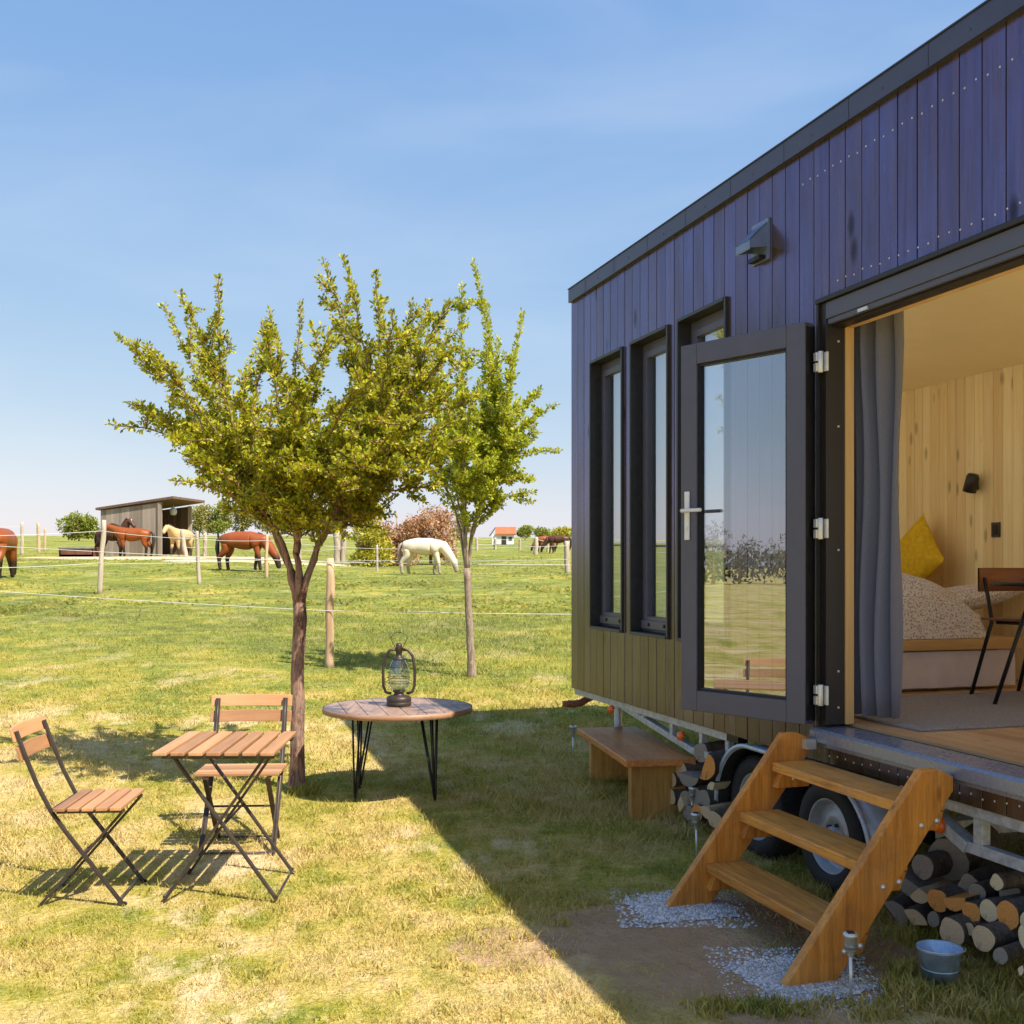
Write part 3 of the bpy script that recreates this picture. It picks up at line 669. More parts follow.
# vent cowl
b=MB(); vu,vz=2.84,3.22; w=.085
b.box(vu-w,vu+w,-.012,-.001,vz-.10,vz+.11)
pr=[(0,.09),(-.05,.045),(-.10,-.005),(-.10,-.05)]
for i in range(3):
    (y0,za),(y1,zb)=pr[i],pr[i+1]
    b.add([(vu-w+.01,y0-.012,vz+za),(vu+w-.01,y0-.012,vz+za),(vu+w-.01,y1-.012,vz+zb),(vu-w+.01,y1-.012,vz+zb),(vu-w+.01,y0-.012,vz+za-.006),(vu+w-.01,y0-.012,vz+za-.006),(vu+w-.01,y1-.010,vz+zb-.006),(vu-w+.01,y1-.010,vz+zb-.006)],[(0,1,2,3),(7,6,5,4),(0,4,5,1),(2,6,7,3),(1,5,6,2),(0,3,7,4)])
for sx in (-1,1):
    x=vu+sx*(w-.012); poly=[(y-.012,vz+z) for y,z in pr]+[(-.012,vz-.035)]; b.prism(poly,x-.002,x+.002,'x')
vc=b.build('vent_cowl',M['vent'],WG)
b=MB(); b.box(vu-.06,vu+.06,-.05,-.013,vz-.095,vz-.075); b.build('vent_flap',M['metal_black'],vc)
# chassis
b=MB()
b.box(-.0,2.42,.02,.075,.572,.618); b.box(4.08,L,.02,.075,.572,.618); b.box(2.36,4.2,.3,.36,.50,.618)
b.bar((.89,.05,.585),(2.0,.05,.445),.045,.04); b.box(1.98,2.46,.03,.07,.43,.47)
for u in (1.25,1.68,2.08,2.40): b.box(u-.02,u+.02,.03,.07,.47 if u>1.9 else .585-.126*(u-.89),.572)
b.bar((3.95,.05,.60),(4.36,.05,.445),.06,.05); b.box(4.35,6.3,.03,.07,.425,.47)
for u in (4.42,5.1,5.8): b.box(u-.025,u+.025,.03,.07,.47,.572)
b.box(.05,L,WD-.1,WD-.04,.56,.618)
for u in (.2,1.2,2.2,4.5,5.6,6.6): b.box(u,u+.06,.08,WD-.12,.56,.615)
for u in (2.70,3.39): b.box(u-.04,u+.04,.2,WD-.2,.22,.30)
b.build('chassis',M['galv'],WG,.003)
b=MB(); b.box(2.42,2.55,.02,.08,.578,.617); b.build('chassis_end_cap',M['metal_black'],WG)
# fenders
def fender(name,v0,v1):
    prof=[]
    cz=.245; r=.36
    for k in range(13): a=math.pi-(math.pi/2)*k/12; prof.append((2.74+(r-.02)*math.cos(a),cz+r*math.sin(a)*.97))
    for k in range(13): a=math.pi/2-(math.pi/2)*k/12; prof.append((3.41+.42*math.cos(a),cz+r*math.sin(a)*.97))
    b=MB(); n=len(prof)
    inner=[(p[0]+(.012 if i<n/2 else -.012),p[1]-.012) for i,p in enumerate(prof)]
    vs=[];
    for p in prof: vs+= [(p[0],v0,p[1]),(p[0],v1,p[1])]
    for p in inner: vs+= [(p[0],v0,p[1]),(p[0],v1,p[1])]
    fs=[]
    for i in range(n-1):
        fs+=[(2*i,2*i+2,2*i+3,2*i+1),(2*n+2*i,2*n+2*i+1,2*n+2*i+3,2*n+2*i+2),(2*i,2*n+2*i,2*n+2*i+2,2*i+2),(2*i+1,2*i+3,2*n+2*i+3,2*n+2*i+1)]
    b.add(vs,fs,0,True)
    for i in range(len(b.m)):
        if i%4==1: b.m[i]=1  # inner face black: shade inside the wheel arch put into the colour
    b.tube([(p[0],v0-.004,p[1]) for p in prof],.012,8)
    b.build(name,[M['galv_light'],M['metal_black']],WG)
fender('fender',-.03,.19); fender('fender',WD-.24,WD-.02)
def wheel(u,v,face):
    Mt=Matrix.Translation((u,v,.265))@Matrix.Rotation(R(90 if face<0 else -90),4,'X')
    b=MB(); b.lathe([(.175,-.075),(.19,-.088),(.225,-.092),(.252,-.082),(.264,-.055),(.267,0),(.264,.055),(.252,.082),(.225,.092),(.19,.088),(.175,.075)],48,M=Mt)
    for k in range(64):
        t=2*math.pi*k/64
        b.box(.262,.269,-.07,-.035,-.004,.004,0,Mt@Matrix.Rotation(t,4,'Z')@Matrix.Rotation(R(90),4,'X')); b.box(.262,.269,.035,.07,-.004,.004,0,Mt@Matrix.Rotation(t+.05,4,'Z')@Matrix.Rotation(R(90),4,'X'))
    wh=empty('wheel',(0,0,0)); wh.parent=WG
    b.build('tyre',M['rubber'],wh)
    b=MB(); b.lathe([(.176,-.07),(.180,.078),(.168,.072),(.158,.03),(.150,.022),(.128,.030),(.10,.045),(.07,.046),(.062,.03),(.045,.03),(.045,.06),(.0001,.062)],48,M=Mt)
    b.build('rim',M['rim'],wh)
    if face<0:
        for k in range(5):
            t=2*math.pi*k/5; MB().lathe([(.009,.03),(.009,.052),(.0001,.054)],8,(.056*math.cos(t),.056*math.sin(t),0),0,Mt).build('wheel_nut',M['metal_dark'],wh)
    MB().lathe([(.03,.06),(.03,.075),(.0001,.08)],16,M=Mt).build('hub_cap',M['metal_dark'],wh)
for u in (2.70,3.39): wheel(u,.115,-1); wheel(u,WD-.13,1)
b=MB(); b.box(2.38,3.8,.3,.32,.3,.62); b.build('mud_guard_panel',M['metal_black'],WG)
# reflectors / side lights
for (u,z) in ((.75,.545),(1.86,.52),(4.22,.50)):
    b=MB(); b.lathe([(.0001,-.022),(.024,-.018),(.03,0),(.03,.004),(.0001,.004)],16,(0,0,0),0,Matrix.Translation((u,.012,z))@Matrix.Rotation(R(-90),4,'X')); b.lathe([(.0001,.0),(.024,.004),(.012,.03),(.0001,.032)],12,(u,.02,z))
    b.build('side_marker',M['amber'],WG)
# corner jack (steady leg)
b=MB(); b.tube([(.55,.15,.58),(.55,.15,.2)],.03,12); b.prism([(.40,.06),(.70,.06),(.59,.32),(.51,.32)],.10,.2,'y'); b.bar((.55,.15,.3),(.25,.12,.1),.02,.02); b.bar((.55,.15,.3),(.85,.18,.1),.02,.02); b.box(.35,.75,.05,.25,.09,.105)
b.build('corner_steady',M['galv_light'],WG,.003)
b=MB(); b.tube([(.02,.3,.57),(-.02,.22,.56),(-.03,.14,.53),(-.02,.08,.50),(-.01,.02,.495),(0,-.03,.50)],.028,12); b.lathe([(.0001,-.02),(.036,-.02),(.036,.02),(.0001,.02)],14,(0,-.04,.50)); b.build('drain_pipe',M['rust'],WG)

# ------------------------------------------------------------------ things inside
def wobj(mb,name,mat,label,cat,u,v,z,group=None,bevel=0,rz=0):
    o=mb.build(name,mat,None,bevel); o.location=W(u,v,z); o.rotation_euler=(0,0,TH+rz); return tag(o,label,cat,group)
# curtain
b=MB(); n=60; vs=[]
for j in range(13):
    z=.04+(1.9)*j/12; am=.05+.012*math.sin(j*.7)
    for i in range(n+1):
        t=i/n; u=.37*t+.006*math.sin(j*.8+i*.2); 
        vs.append((u*.9, am*math.sin(t*2*math.pi*4.5+.25*math.sin(j*.5))+.02*math.sin(t*9), z))
fs=[(j*(n+1)+i,j*(n+1)+i+1,(j+1)*(n+1)+i+1,(j+1)*(n+1)+i) for j in range(12) for i in range(n)]
b.add(vs,fs,0,True); cu=wobj(b,'curtain',M['curtain'],'blue grey floor length curtain gathered at the left side of the doorway','curtain',3.27,.235,.80)
so=cu.modifiers.new('thick','SOLIDIFY'); so.thickness=.004
# bed
bed=empty('bed',W(0,0,.8),TH,'low wooden bed platform with pale cloth skirt at the end of the room','bed')
b=MB(); b.box(.12,2.42,.15,2.02,.245,.31); b.box(.2,2.3,.2,1.95,.0,.244); b.build('platform',M['bed_wood'],bed,.004)
b=MB(); vs=[]; n=70
for j in range(6):
    for i in range(n+1):
        v=.18+1.82*i/n; vs.append((2.385+.006*math.sin(i*.55)*(1-j/5)+.01*mnoise.noise(Vector((i*.12,j*.4,0))),v,.02+.215*j/5))
b.add(vs,[(j*(n+1)+i,j*(n+1)+i+1,(j+1)*(n+1)+i+1,(j+1)*(n+1)+i) for j in range(5) for i in range(n)],0,True); b.build('skirt',M['skirt'],bed)
b=MB(); b.box(.16,2.34,.2,1.8,.312,.46); b.build('mattress',M['skirt'],bed,.03)
def blob(fn,nu,nv):
    vs=[];
    for i in range(nu+1):
        for j in range(nv+1): vs.append(fn(i/nu,j/nv))
    return vs,[(i*(nv+1)+j,(i+1)*(nv+1)+j,(i+1)*(nv+1)+j+1,i*(nv+1)+j+1) for i in range(nu) for j in range(nv)]
def duv(s,t):
    x=-1+2*s; y=-1+2*t; u=1.38+1.02*x; v=1.0+.80*y
    e=(1-abs(x)**4.5)*(1-abs(y)**4.5); h=.10+.42*max(0,e)**.36
    h+= .035*mnoise.noise(Vector((u*2.2,v*2.6,1)))+.022*mnoise.noise(Vector((u*6,v*7,4)))+.01*abs(mnoise.noise(Vector((u*14+v*5,v*11,7))))
    if max(abs(x),abs(y))>.999: h=0.005
    return (u,v,h-.10 if h>.1 else 0)
b=MB(); vs,fs=blob(duv,60,48); b.add(vs,fs,0,True); wobj(b,'duvet',M['floral'],'puffy white duvet with small brown floral pattern on the bed','duvet',0,0,1.113)
def pillow(sx,sy,sz):
    b=MB()
    for sg in (1,-1):
        def f(s,t):
            x=-1+2*s; y=-1+2*t; e=max(0,(1-abs(x)**2.4)*(1-abs(y)**2.4)); pin=1-.10*(1-abs(y)**2)*abs(x)**3; pin2=1-.10*(1-abs(x)**2)*abs(y)**3
            return (x*sx*pin,y*sy*pin2,sg*(sz*e**.5+.004*mnoise.noise(Vector((x*3,y*3,sg)))*e))
        vs,fs=blob(f,20,20); b.add(vs,fs,0,True)
    return b
p=pillow(.24,.24,.075).build('cushion',M['mustard']); p.location=W(1.17,2.19,1.60)
p.rotation_euler=(Euler((0,0,TH)).to_matrix()@Euler((R(78),0,0)).to_matrix()@Euler((0,0,R(43))).to_matrix()).to_euler(); tag(p,'mustard yellow cushion standing on one corner against the pine wall','cushion')
p=pillow(.26,.36,.085).build('pillow',M['floral']); p.location=W(1.86,2.02,1.33); p.rotation_euler=(R(8),R(-6),TH); tag(p,'small floral pillow between the duvet and the pine wall','pillow')
# wall lamp + switch
lamp=empty('wall_lamp',W(1.62,WD-.076,2.11),TH,'black cylindrical reading lamp fixed on the pine wall above the bed','wall lamp'); lamp.scale=(.82,.82,.82)
b=MB(); b.box(-.05,.0,-.02,-.001,-.05,.03); b.tube([(-.02,-.02,-.01),(.0,-.06,-.01)],.008,8); b.build('wall_plate',M['switch'],lamp,.003)
b=MB(); b.lathe([(.0001,.085),(.04,.082),(.052,.06),(.055,-.07),(.045,-.07),(.04,.04)],20,(0,0,0),0,Matrix.Translation((.01,-.085,0))@Matrix.Rotation(R(20),4,'Y')); b.build('lamp_shade',M['switch'],lamp)
sw=empty('light_switch',W(1.79,WD-.076,1.79),TH,'small black switch plate on the pine wall under the lamp','switch')
b=MB(); b.box(-.04,.04,-.01,-.001,-.05,.05); b.build('cover_plate',M['switch'],sw,.002)
b=MB(); b.box(-.025,.025,-.014,-.0105,-.032,.032); b.build('rocker',M['metal_black'],sw,.001)
# rug
b=MB(); b.box(0,1.16,0,1.75,0,.012); wobj(b,'rug',M['rug'],'grey woven rug lying on the parquet just inside the doorway','rug',2.6,.27,.801,bevel=.003)
# unseen cream rug right of the doorway, added to bounce sunlight inside
b=MB(); b.box(0,2.3,0,1.7,0,.012); wobj(b,'bounce_rug',M['lining'],'added cream rug, out of view, bouncing sunlight into the room','rug',4.45,.35,.801,bevel=.003)
# chair inside
ch=empty('dining_chair',W(2.70,1.64,.8),TH+R(8),'chair with dark red wooden back and thin black legs beside the bed','chair')
b=MB(); vs=[]
n=12
for j in (0,1):
    for z in (.60,.735):
        for i in range(n+1):
            t=-1+2*i/n; vs.append((.0-.05*(1-t*t)+(.012 if j else 0), t*.20,z))
fs=[]
for i in range(n): fs+=[(i,i+1,n+2+i,n+1+i),(2*n+2+i,3*n+3+i,3*n+4+i,2*n+3+i),(i,2*n+2+i,2*n+3+i,i+1),(n+1+i,n+2+i,3*n+4+i,3*n+3+i)]
b.add(vs,fs,0,True); b.build('backrest',M['chair_back_wood'],ch)
b=MB(); b.prism([(.02,-.2),(.42,-.21),(.44,-.15),(.44,.15),(.42,.21),(.02,.2)],.44,.456,'z'); b.build('seat',M['chair_back_wood'],ch,.004)
for sy in (-1,1):
    b=MB(); b.tube([(.02,.17*sy,.68),(.06,.17*sy,.5),(.07,.17*sy,.43),(-.06,.19*sy,0)],.011,8); b.build('leg',M['metal_black'],ch)
    b=MB(); b.tube([(.10,.16*sy,.43),(.36,.17*sy,.43),(.46,.19*sy,0)],.011,8); b.build('leg',M['metal_black'],ch)
tb=empty('side_table',W(3.24,1.50,.8),TH,'round black topped table on slanting thin legs beside the indoor chair','table')
b=MB(); b.lathe([(.0001,.64),(.30,.64),(.305,.65),(.30,.66),(.0001,.66)],40); b.build('tabletop',M['metal_black'],tb)
for k in range(3):
    a=R(242+120*k); b=MB(); b.tube([(.10*math.cos(a),.10*math.sin(a),.64),(.30*math.cos(a),.30*math.sin(a),0)],.011,8); b.build('leg',M['metal_black'],tb)

# ------------------------------------------------------------------ steps
stp=empty('wooden_steps',W(0,0,0),TH,'orange stained wooden stairs of three treads leading up to the open door','steps')
poly=[(-.80,0),(-.58,0),(-.065,.678),(-.065,.735),(-.134,.765),(-.206,.765)]
US0,US1=3.355,4.40
for a,c in ((US0,US0+.045),(US1-.045,US1)):
    b=MB(); b.prism(poly,a,c,'x'); b.build('stringer',M['steps_wood'],stp,.004)
for v,z in ((-.61,.19),(-.44,.415),(-.27,.635)):
    b=MB(); b.box(US0+.047,US1-.047,v,v+.205,z-.042,z); b.build('tread',M['tread_wood'],stp,.005)
    for q in (US0+.047,US1-.09): MB().prism([(v+.03,z-.044),(v+.20,z-.044),(v+.17,z-.115),(v+.0,z-.115)],q,q+.043,'x').build('cleat',M['steps_wood'],stp,.003)
    for (x,dv) in ((US1,.06),(US1,.13),(US0+.09,.09)):
        MB().lathe([(.0001,.009),(.006,.008),(.011,.003),(.011,0)],12,(0,0,0),0,Matrix.Translation((x,v+dv,z-.08+(dv-.06)*.2))@Matrix.Rotation(R(90),4,'Y')).build('bolt',M['bolt'],stp)
for q in (US0+.046,US1-.085): MB().box(q,q+.039,-.11,-.058,.69,.735).build('mounting_bracket',M['bolt'],stp)

# ------------------------------------------------------------------ gravel patches
def in_poly(x,y,P):
    c=False; n=len(P)
    for i in range(n):
        a,b2=P[i],P[(i+1)%n]
        if (a[1]>y)!=(b2[1]>y) and x<(b2[0]-a[0])*(y-a[1])/(b2[1]-a[1])+a[0]: c=not c
    return c
def gravel(pix,label):
    P=[ground(*p) for p in pix]; cx=sum(p.x for p in P)/len(P); cy=sum(p.y for p in P)/len(P)
    # subdivide outline with wobble
    out=[]
    for i,p in enumerate(P):
        q=P[(i+1)%len(P)]
        for k in range(8):
            r=p.lerp(q,k/8); w=.05*mnoise.noise(r*13); out.append((r.x+w,r.y+w))
    b=MB(); n=len(out)
    vs=[(cx,cy,.008)]+[(cx+(x-cx)*.85,cy+(y-cy)*.85,.005) for x,y in out]+[(x,y,-.006) for x,y in out]
    b.add(vs,[(0,1+k,1+(k+1)%n) for k in range(n)]+[(1+k,1+n+k,1+n+(k+1)%n,1+(k+1)%n) for k in range(n)],0,True)
    xs_=[o[0] for o in out]; ys_=[o[1] for o in out]; cnt=0
    while cnt<3600:
        x=random.uniform(min(xs_)-.04,max(xs_)+.04); y=random.uniform(min(ys_)-.04,max(ys_)+.04)
        if not in_poly(x,y,out) and random.random()>.3: continue
        r=random.uniform(.004,.010); z=.005 if in_poly(x,y,out) else .001; cnt+=1
        pts=[Vector((random.gauss(0,1),random.gauss(0,1),random.gauss(0,1))).normalized()*r for _ in range(1)]
        a=random.random()*3.14; ca,sa=math.cos(a)*r,math.sin(a)*r; h=r*random.uniform(.5,.9)
        b.add([(x+ca,y+sa,z),(x-sa,y+ca,z),(x-ca,y-sa,z),(x+sa,y-ca,z),(x+random.uniform(-.3,.3)*r,y,z+h)],[(0,1,4),(1,2,4),(2,3,4),(3,0,4)],1)
    o=b.build('gravel_patch',[M['gravel'],M['stone']]); tag(o,label,'gravel',kind='stuff')
gravel([(620,897),(650,926),(742,918),(700,888)],'small pale grey gravel bed under the left foot of the steps')
gravel([(724,966),(778,1008),(882,992),(820,952)],'small pale grey gravel bed under the right foot of the steps')

# ------------------------------------------------------------------ bench
BD=Vector((-.156,.988,0)).normalized(); bp=ground(628,824); 
be=empty('wooden_bench',(.70,6.64,0),math.atan2(BD.y,BD.x)-R(90),'solid wooden bench with slab legs beside the wagon chassis','bench')
b=MB(); b.box(-.03,.40,-.02,1.34,.355,.398); b.build('bench_seat',M['bench_wood'],be,.006)
b=MB(); b.box(.02,.36,.05,.12,.0,.353); b.build('leg',M['bench_leg_wood'],be,.004)
b=MB(); b.box(.02,.36,1.11,1.18,.03,.353); b.build('leg',M['bench_leg_wood'],be,.004)
b=MB(); b.box(.17,.21,.122,1.108,.26,.352); b.build('stretcher',M['bench_leg_wood'],be,.003)

# ------------------------------------------------------------------ solar stake lamps
def stake():
    r=empty('solar_stake_lamp',(0,0,0))
    b=MB(); b.tube([(0,0,-.03),(0,0,.165)],.0065,10); b.build('stake',M['steel'],r)
    b=MB(); b.lathe([(.008,.155),(.012,.16),(.012,.175),(.022,.178),(.022,.225),(.026,.226),(.026,.238),(.0001,.240)],18); b.build('lamp_head',M['steel'],r)
    b=MB(); b.lathe([(.017,.181),(.0225,.182),(.0225,.20),(.017,.2)],18); b.build('lens',M['lantern_glass'],r)
    b=MB(); b.box(-.013,.013,-.013,.013,.2402,.2425); b.build('solar_cell',M['switch'],r)
    return r
s0=stake()
for i,(x,y,lb) in enumerate([(851,1000,'steel solar stake lamp in front of the right foot of the steps'),(697,858,'steel solar stake lamp just left of the steps, its lower part hidden'),(691,828,'steel solar stake lamp between the bench and the firewood'),(573,757,'steel solar stake lamp at the far end of the bench')]):
    s=s0 if i==0 else copy_tree(s0); q=ground(x,y); s.location=q; s.rotation_euler=(R(random.uniform(-3,3)),R(random.uniform(-3,3)),i); tag(s,lb,'garden light','solar stake lamps')

# ------------------------------------------------------------------ bucket
q=ground(944,991); bk=empty('zinc_bucket',(q.x,q.y+.04,0),0,'small blue grey zinc bucket standing on the ground in front of the logs','bucket')
b=MB(); b.lathe([(.0001,.004),(.052,.004),(.055,.0),(.078,.138),(.083,.140),(.083,.146),(.079,.146),(.075,.138),(.054,.012),(.0001,.012)],32); b.lathe([(.0665,.068),(.0682,.07),(.0672,.073)],32); b.build('pail',M['zinc'],bk)
b=MB(); b.tube([(.083*math.cos(t),.083*math.sin(t)*.35-.03*math.sin(t),.135+.0*t) if False else (.084*math.cos(t),-.02-.068*math.sin(t),.150) for t in [math.pi*k/14 for k in range(15)]],.0022,6); b.build('handle',M['steel'],bk)
b=MB(); b.lathe([(.0001,.105),(.07,.105)],24); b.build('water',M['glass'],bk)

# ------------------------------------------------------------------ logs
def log(name,u,v,z,r,L_,endmat,label,group,yaw=0,pitch=0,shape='round'):
    mats=[M['log_bark'],M[endmat]]
    b=MB(); n=18; seed=random.random()*50; y0=0
    if shape=='round': rad=[r*(1+.17*mnoise.noise(Vector((math.cos(2*math.pi*k/n),math.sin(2*math.pi*k/n),seed)))) for k in range(n)]; pts=[(rad[k]*math.cos(2*math.pi*k/n),rad[k]*math.sin(2*math.pi*k/n)) for k in range(n)]
    else:
        a0=random.random()*6.28; ang=2.0 if shape=='split' else 3.1
        pts=[(0,0)]+[(1.25*r*math.cos(a0+ang*k/9),1.25*r*math.sin(a0+ang*k/9)) for k in range(10)]
        cx=sum(p[0] for p in pts)/len(pts); cy=sum(p[1] for p in pts)/len(pts); pts=[(p[0]-cx,p[1]-cy) for p in pts]
    n=len(pts); vs=[]
    for j in range(5):
        for (x,zz) in pts:
            k=1+.10*mnoise.noise(Vector((x*30,zz*30,j*2+seed))); vs.append((x*k,L_*j/4,zz*k))
    fs=[(j*n+k,j*n+(k+1)%n,(j+1)*n+(k+1)%n,(j+1)*n+k) for j in range(4) for k in range(n)]
    for j,f in enumerate(fs):
        k=j%n; m=0
        if shape!='round' and k in (0,n-1): m=1
        b.add([],[],0)
    b.v+=[tuple(v) for v in vs]
    for j,f in enumerate(fs):
        k=j%n; b.f.append(list(f)); b.m.append(1 if (shape!='round' and k in (0,n-1)) else 0); b.sm.append(shape=='round')
    b.f.append(list(range(n))); b.m.append(1); b.sm.append(False); b.f.append([4*n+k for k in range(n)][::-1]); b.m.append(1); b.sm.append(False)
    o=b.build(name,mats,None,.003); o.location=W(u,v,z); o.rotation_euler=(R(pitch),0,TH+R(yaw)); return tag(o,label,'log',group)
def wl(x,y,v):
    c=3.1+v/.955; r=(x-CX)/F; Z=c/(r+.3098); X=r*Z; d=Vector((X,Z,0))-ORG; return d.dot(UX), EYE-(y-HY)*Z/F
GA='firewood logs stacked under the wagon by the steps'
def lg(zx,zy,rpx,end,label,v=.0,yaw=8,shape='round',L_=.33,pitch=0):
    x=860+zx*.1953; y=800+zy*.1953; u,z=wl(x,y,v); c=3.1+v/.955; k=F/(c/((x-CX)/F+.3098)); r=rpx*.1953/k
    log('firewood_log' if shape=='round' else 'split_log',u,v,max(z,r*.95),r,L_,end,label,GA,yaw,pitch,shape)
lg(470,680,75,'end_tan','large tan round log nearest behind the bucket in the bottom row',-.08,14)
lg(630,712,70,'end_tan','second large tan round log of the bottom row, right behind the bucket rim',-.1,10)
lg(755,590,76,'end_orange','big bright orange log with a cracked end, right of the cream log')
lg(657,570,58,'end_cream','cream ended round log between two orange ones above the bucket')
lg(570,578,56,'end_orange','dull orange log left of the cream ended one',.0,10)
lg(485,540,56,'end_orange','orange split log in the middle row with a slanting face',.0,16,'half')
lg(395,515,64,'end_orange','tall orange log end at the left of the middle row',.01,12)
lg(310,510,62,'end_tan','narrow tan split log left of the orange ends',.02,22,'split')
lg(248,455,60,'end_grey','pale grey split piece leaning high at the left of the stack',.06,30,'half')
lg(318,345,66,'end_grey','knotty brown log on top, left, with a hollow dark end',.08,18)
lg(700,422,44,'end_cream','small cream log end alone in the top row by the chassis',.05,6)
lg(200,575,62,'end_grey','grey split piece lowest at the left end by the steps',.02,34,'half')
lg(290,590,66,'end_tan','brown split wedge standing below the grey piece',.0,28,'split')
lg(375,612,42,'end_grey','small greyish log tucked left of the large tan one',.0,12)
lg(835,720,72,'end_cream','pale split wedge at the right edge of the stack',-.08,10,'split')
lg(845,630,52,'end_cream','cream split piece above the pale wedge at the right edge',-.02,8,'half')
lg(560,665,34,'end_tan','thin reddish stick end squeezed between the two tan logs',-.04,8)
lg(720,800,40,'end_grey','short dark brown log on the ground right of the bucket',-.12,20)
lg(830,880,30,'end_cream','flat pale offcut lying on the grass at the right edge',-.2,12,'split',.2)
lg(450,300,110,'end_grey','thick dark bark log lying on top across the stack',.22,30,'round',.4)
lg(560,440,60,'end_grey','mossy dark log behind the orange ends in the upper row',.14,25,'round',.4)
lg(770,480,62,'end_grey','dark grey barked log behind the small cream end',.16,20,'round',.4)
lg(600,480,48,'end_grey','thin dark log resting over the orange ends',.10,20,'round',.3)
# hidden supporting logs deeper in the pile
for i,(u,z) in enumerate([(4.1,.07),(4.26,.07),(4.42,.07),(4.6,.07),(4.2,.2),(4.38,.2),(4.55,.2)]):
    log('firewood_log',u,.36,z,.065,.33,'end_tan','firewood log in the hidden rear rows of the stack by the steps','rear firewood logs',random.uniform(-5,5))
GB='firewood logs stacked under the wagon behind the bench'
def lb(zx,zy,rpx,end,label,v=.02,yaw=8,shape='round',L_=.33):
    x=560+zx*.1953; y=680+zy*.1953; v-=.08; u,z=wl(x,y,v); c=3.1+v/.955; k=F/(c/((x-CX)/F+.3098)); r=rpx*.1953/k
    log('firewood_log' if shape=='round' else 'split_log',u,v,max(z,r*.95),r,L_,end,label,GB,yaw,0,shape)
lb(765,455,58,'end_orange','orange faced wedge on top of the stack nearest the wheel',-.02,30,'half')
lb(720,375,52,'end_grey','dark round log lying highest in the stack behind the bench',.1,20)
lb(770,535,36,'end_cream','narrow cream split piece under the orange wedge',.0,12,'split')
lb(735,610,48,'end_grey','dark log end in shadow left of the wheel',.05,12)
lb(745,690,50,'end_tan','tan split log low in the stack near the wheel',.0,18,'split')
lb(792,715,46,'end_tan','tan log on the ground touching the front wheel',-.02,24)
lb(620,460,46,'end_tan','yellow tan log just above the bench end, top row left',.06,10)
lb(568,510,44,'end_tan','round tan log directly behind the near bench leg',.03,8)
lb(565,600,42,'end_tan','lower round tan log hidden partly by the near bench leg',.02,8)
lb(610,635,40,'end_tan','brown split log low beside the bench leg',.0,12,'split')
lb(655,520,46,'end_grey','grey weathered log in the middle of the stack behind the lamp',.03,34,'half')
lb(690,595,50,'end_grey','dark brown log behind the solar lamp head',.06,16)
lb(700,680,44,'end_orange','reddish log end low behind the solar lamp stake',.02,10)
lb(640,590,40,'end_grey','dark split piece under the grey weathered one',.04,14,'half')
lb(655,680,42,'end_grey','dark log on the ground left of the lamp stake',.03,10)
lb(470,520,46,'end_tan','tan log seen between bench seat and leg',.06,8)

# ------------------------------------------------------------------ bistro table and chairs
def bistro_table():
    Y0,Y1=5.02,5.70; cx=-1.338; zc=gz(cx,5.4)
    r=empty('folding_table',(cx,5.36,0),0,'small folding bistro table with slatted wooden top and crossed brown legs','table')
    w=.565; n=7; pitch=w/n
    for i in range(n):
        x0=-w/2+i*pitch+.004; x1=x0+pitch-.018; sh=-.027
        b=MB(); b.prism([(x0,-.33),(x1,-.33),(x1+sh,.33),(x0+sh,.33)],.690,.706,'z'); b.build('slat',M['slat_wood'],r,.003)
    for q in ((-.255,.255,-.27,-.245),(-.27,.24,.245,.27)): MB().box(*q,.668,.689).build('top_rail',M['metal_dark'],r,.002)
    for yy,dx in ((-.235,0),(.235,-.02)):
        b=MB(); b.bar((-.262+dx,yy,0.0),(.205+dx,yy,.668),.012,.026,(0,1,0)); b.build('leg',M['metal_dark'],r,.002)
        b=MB(); b.bar((.268+dx,yy+.016,0.0),(-.215+dx,yy+.016,.668),.012,.026,(0,1,0)); b.build('leg',M['metal_dark'],r,.002)
    for (x,z) in ((.262,.03),(-.255,.03),(.01,.352)): MB().tube([(x,-.235,z),(x-.02,.245,z)],.006,8).build('cross_rod',M['metal_dark'],r)
    return r
bistro_table()
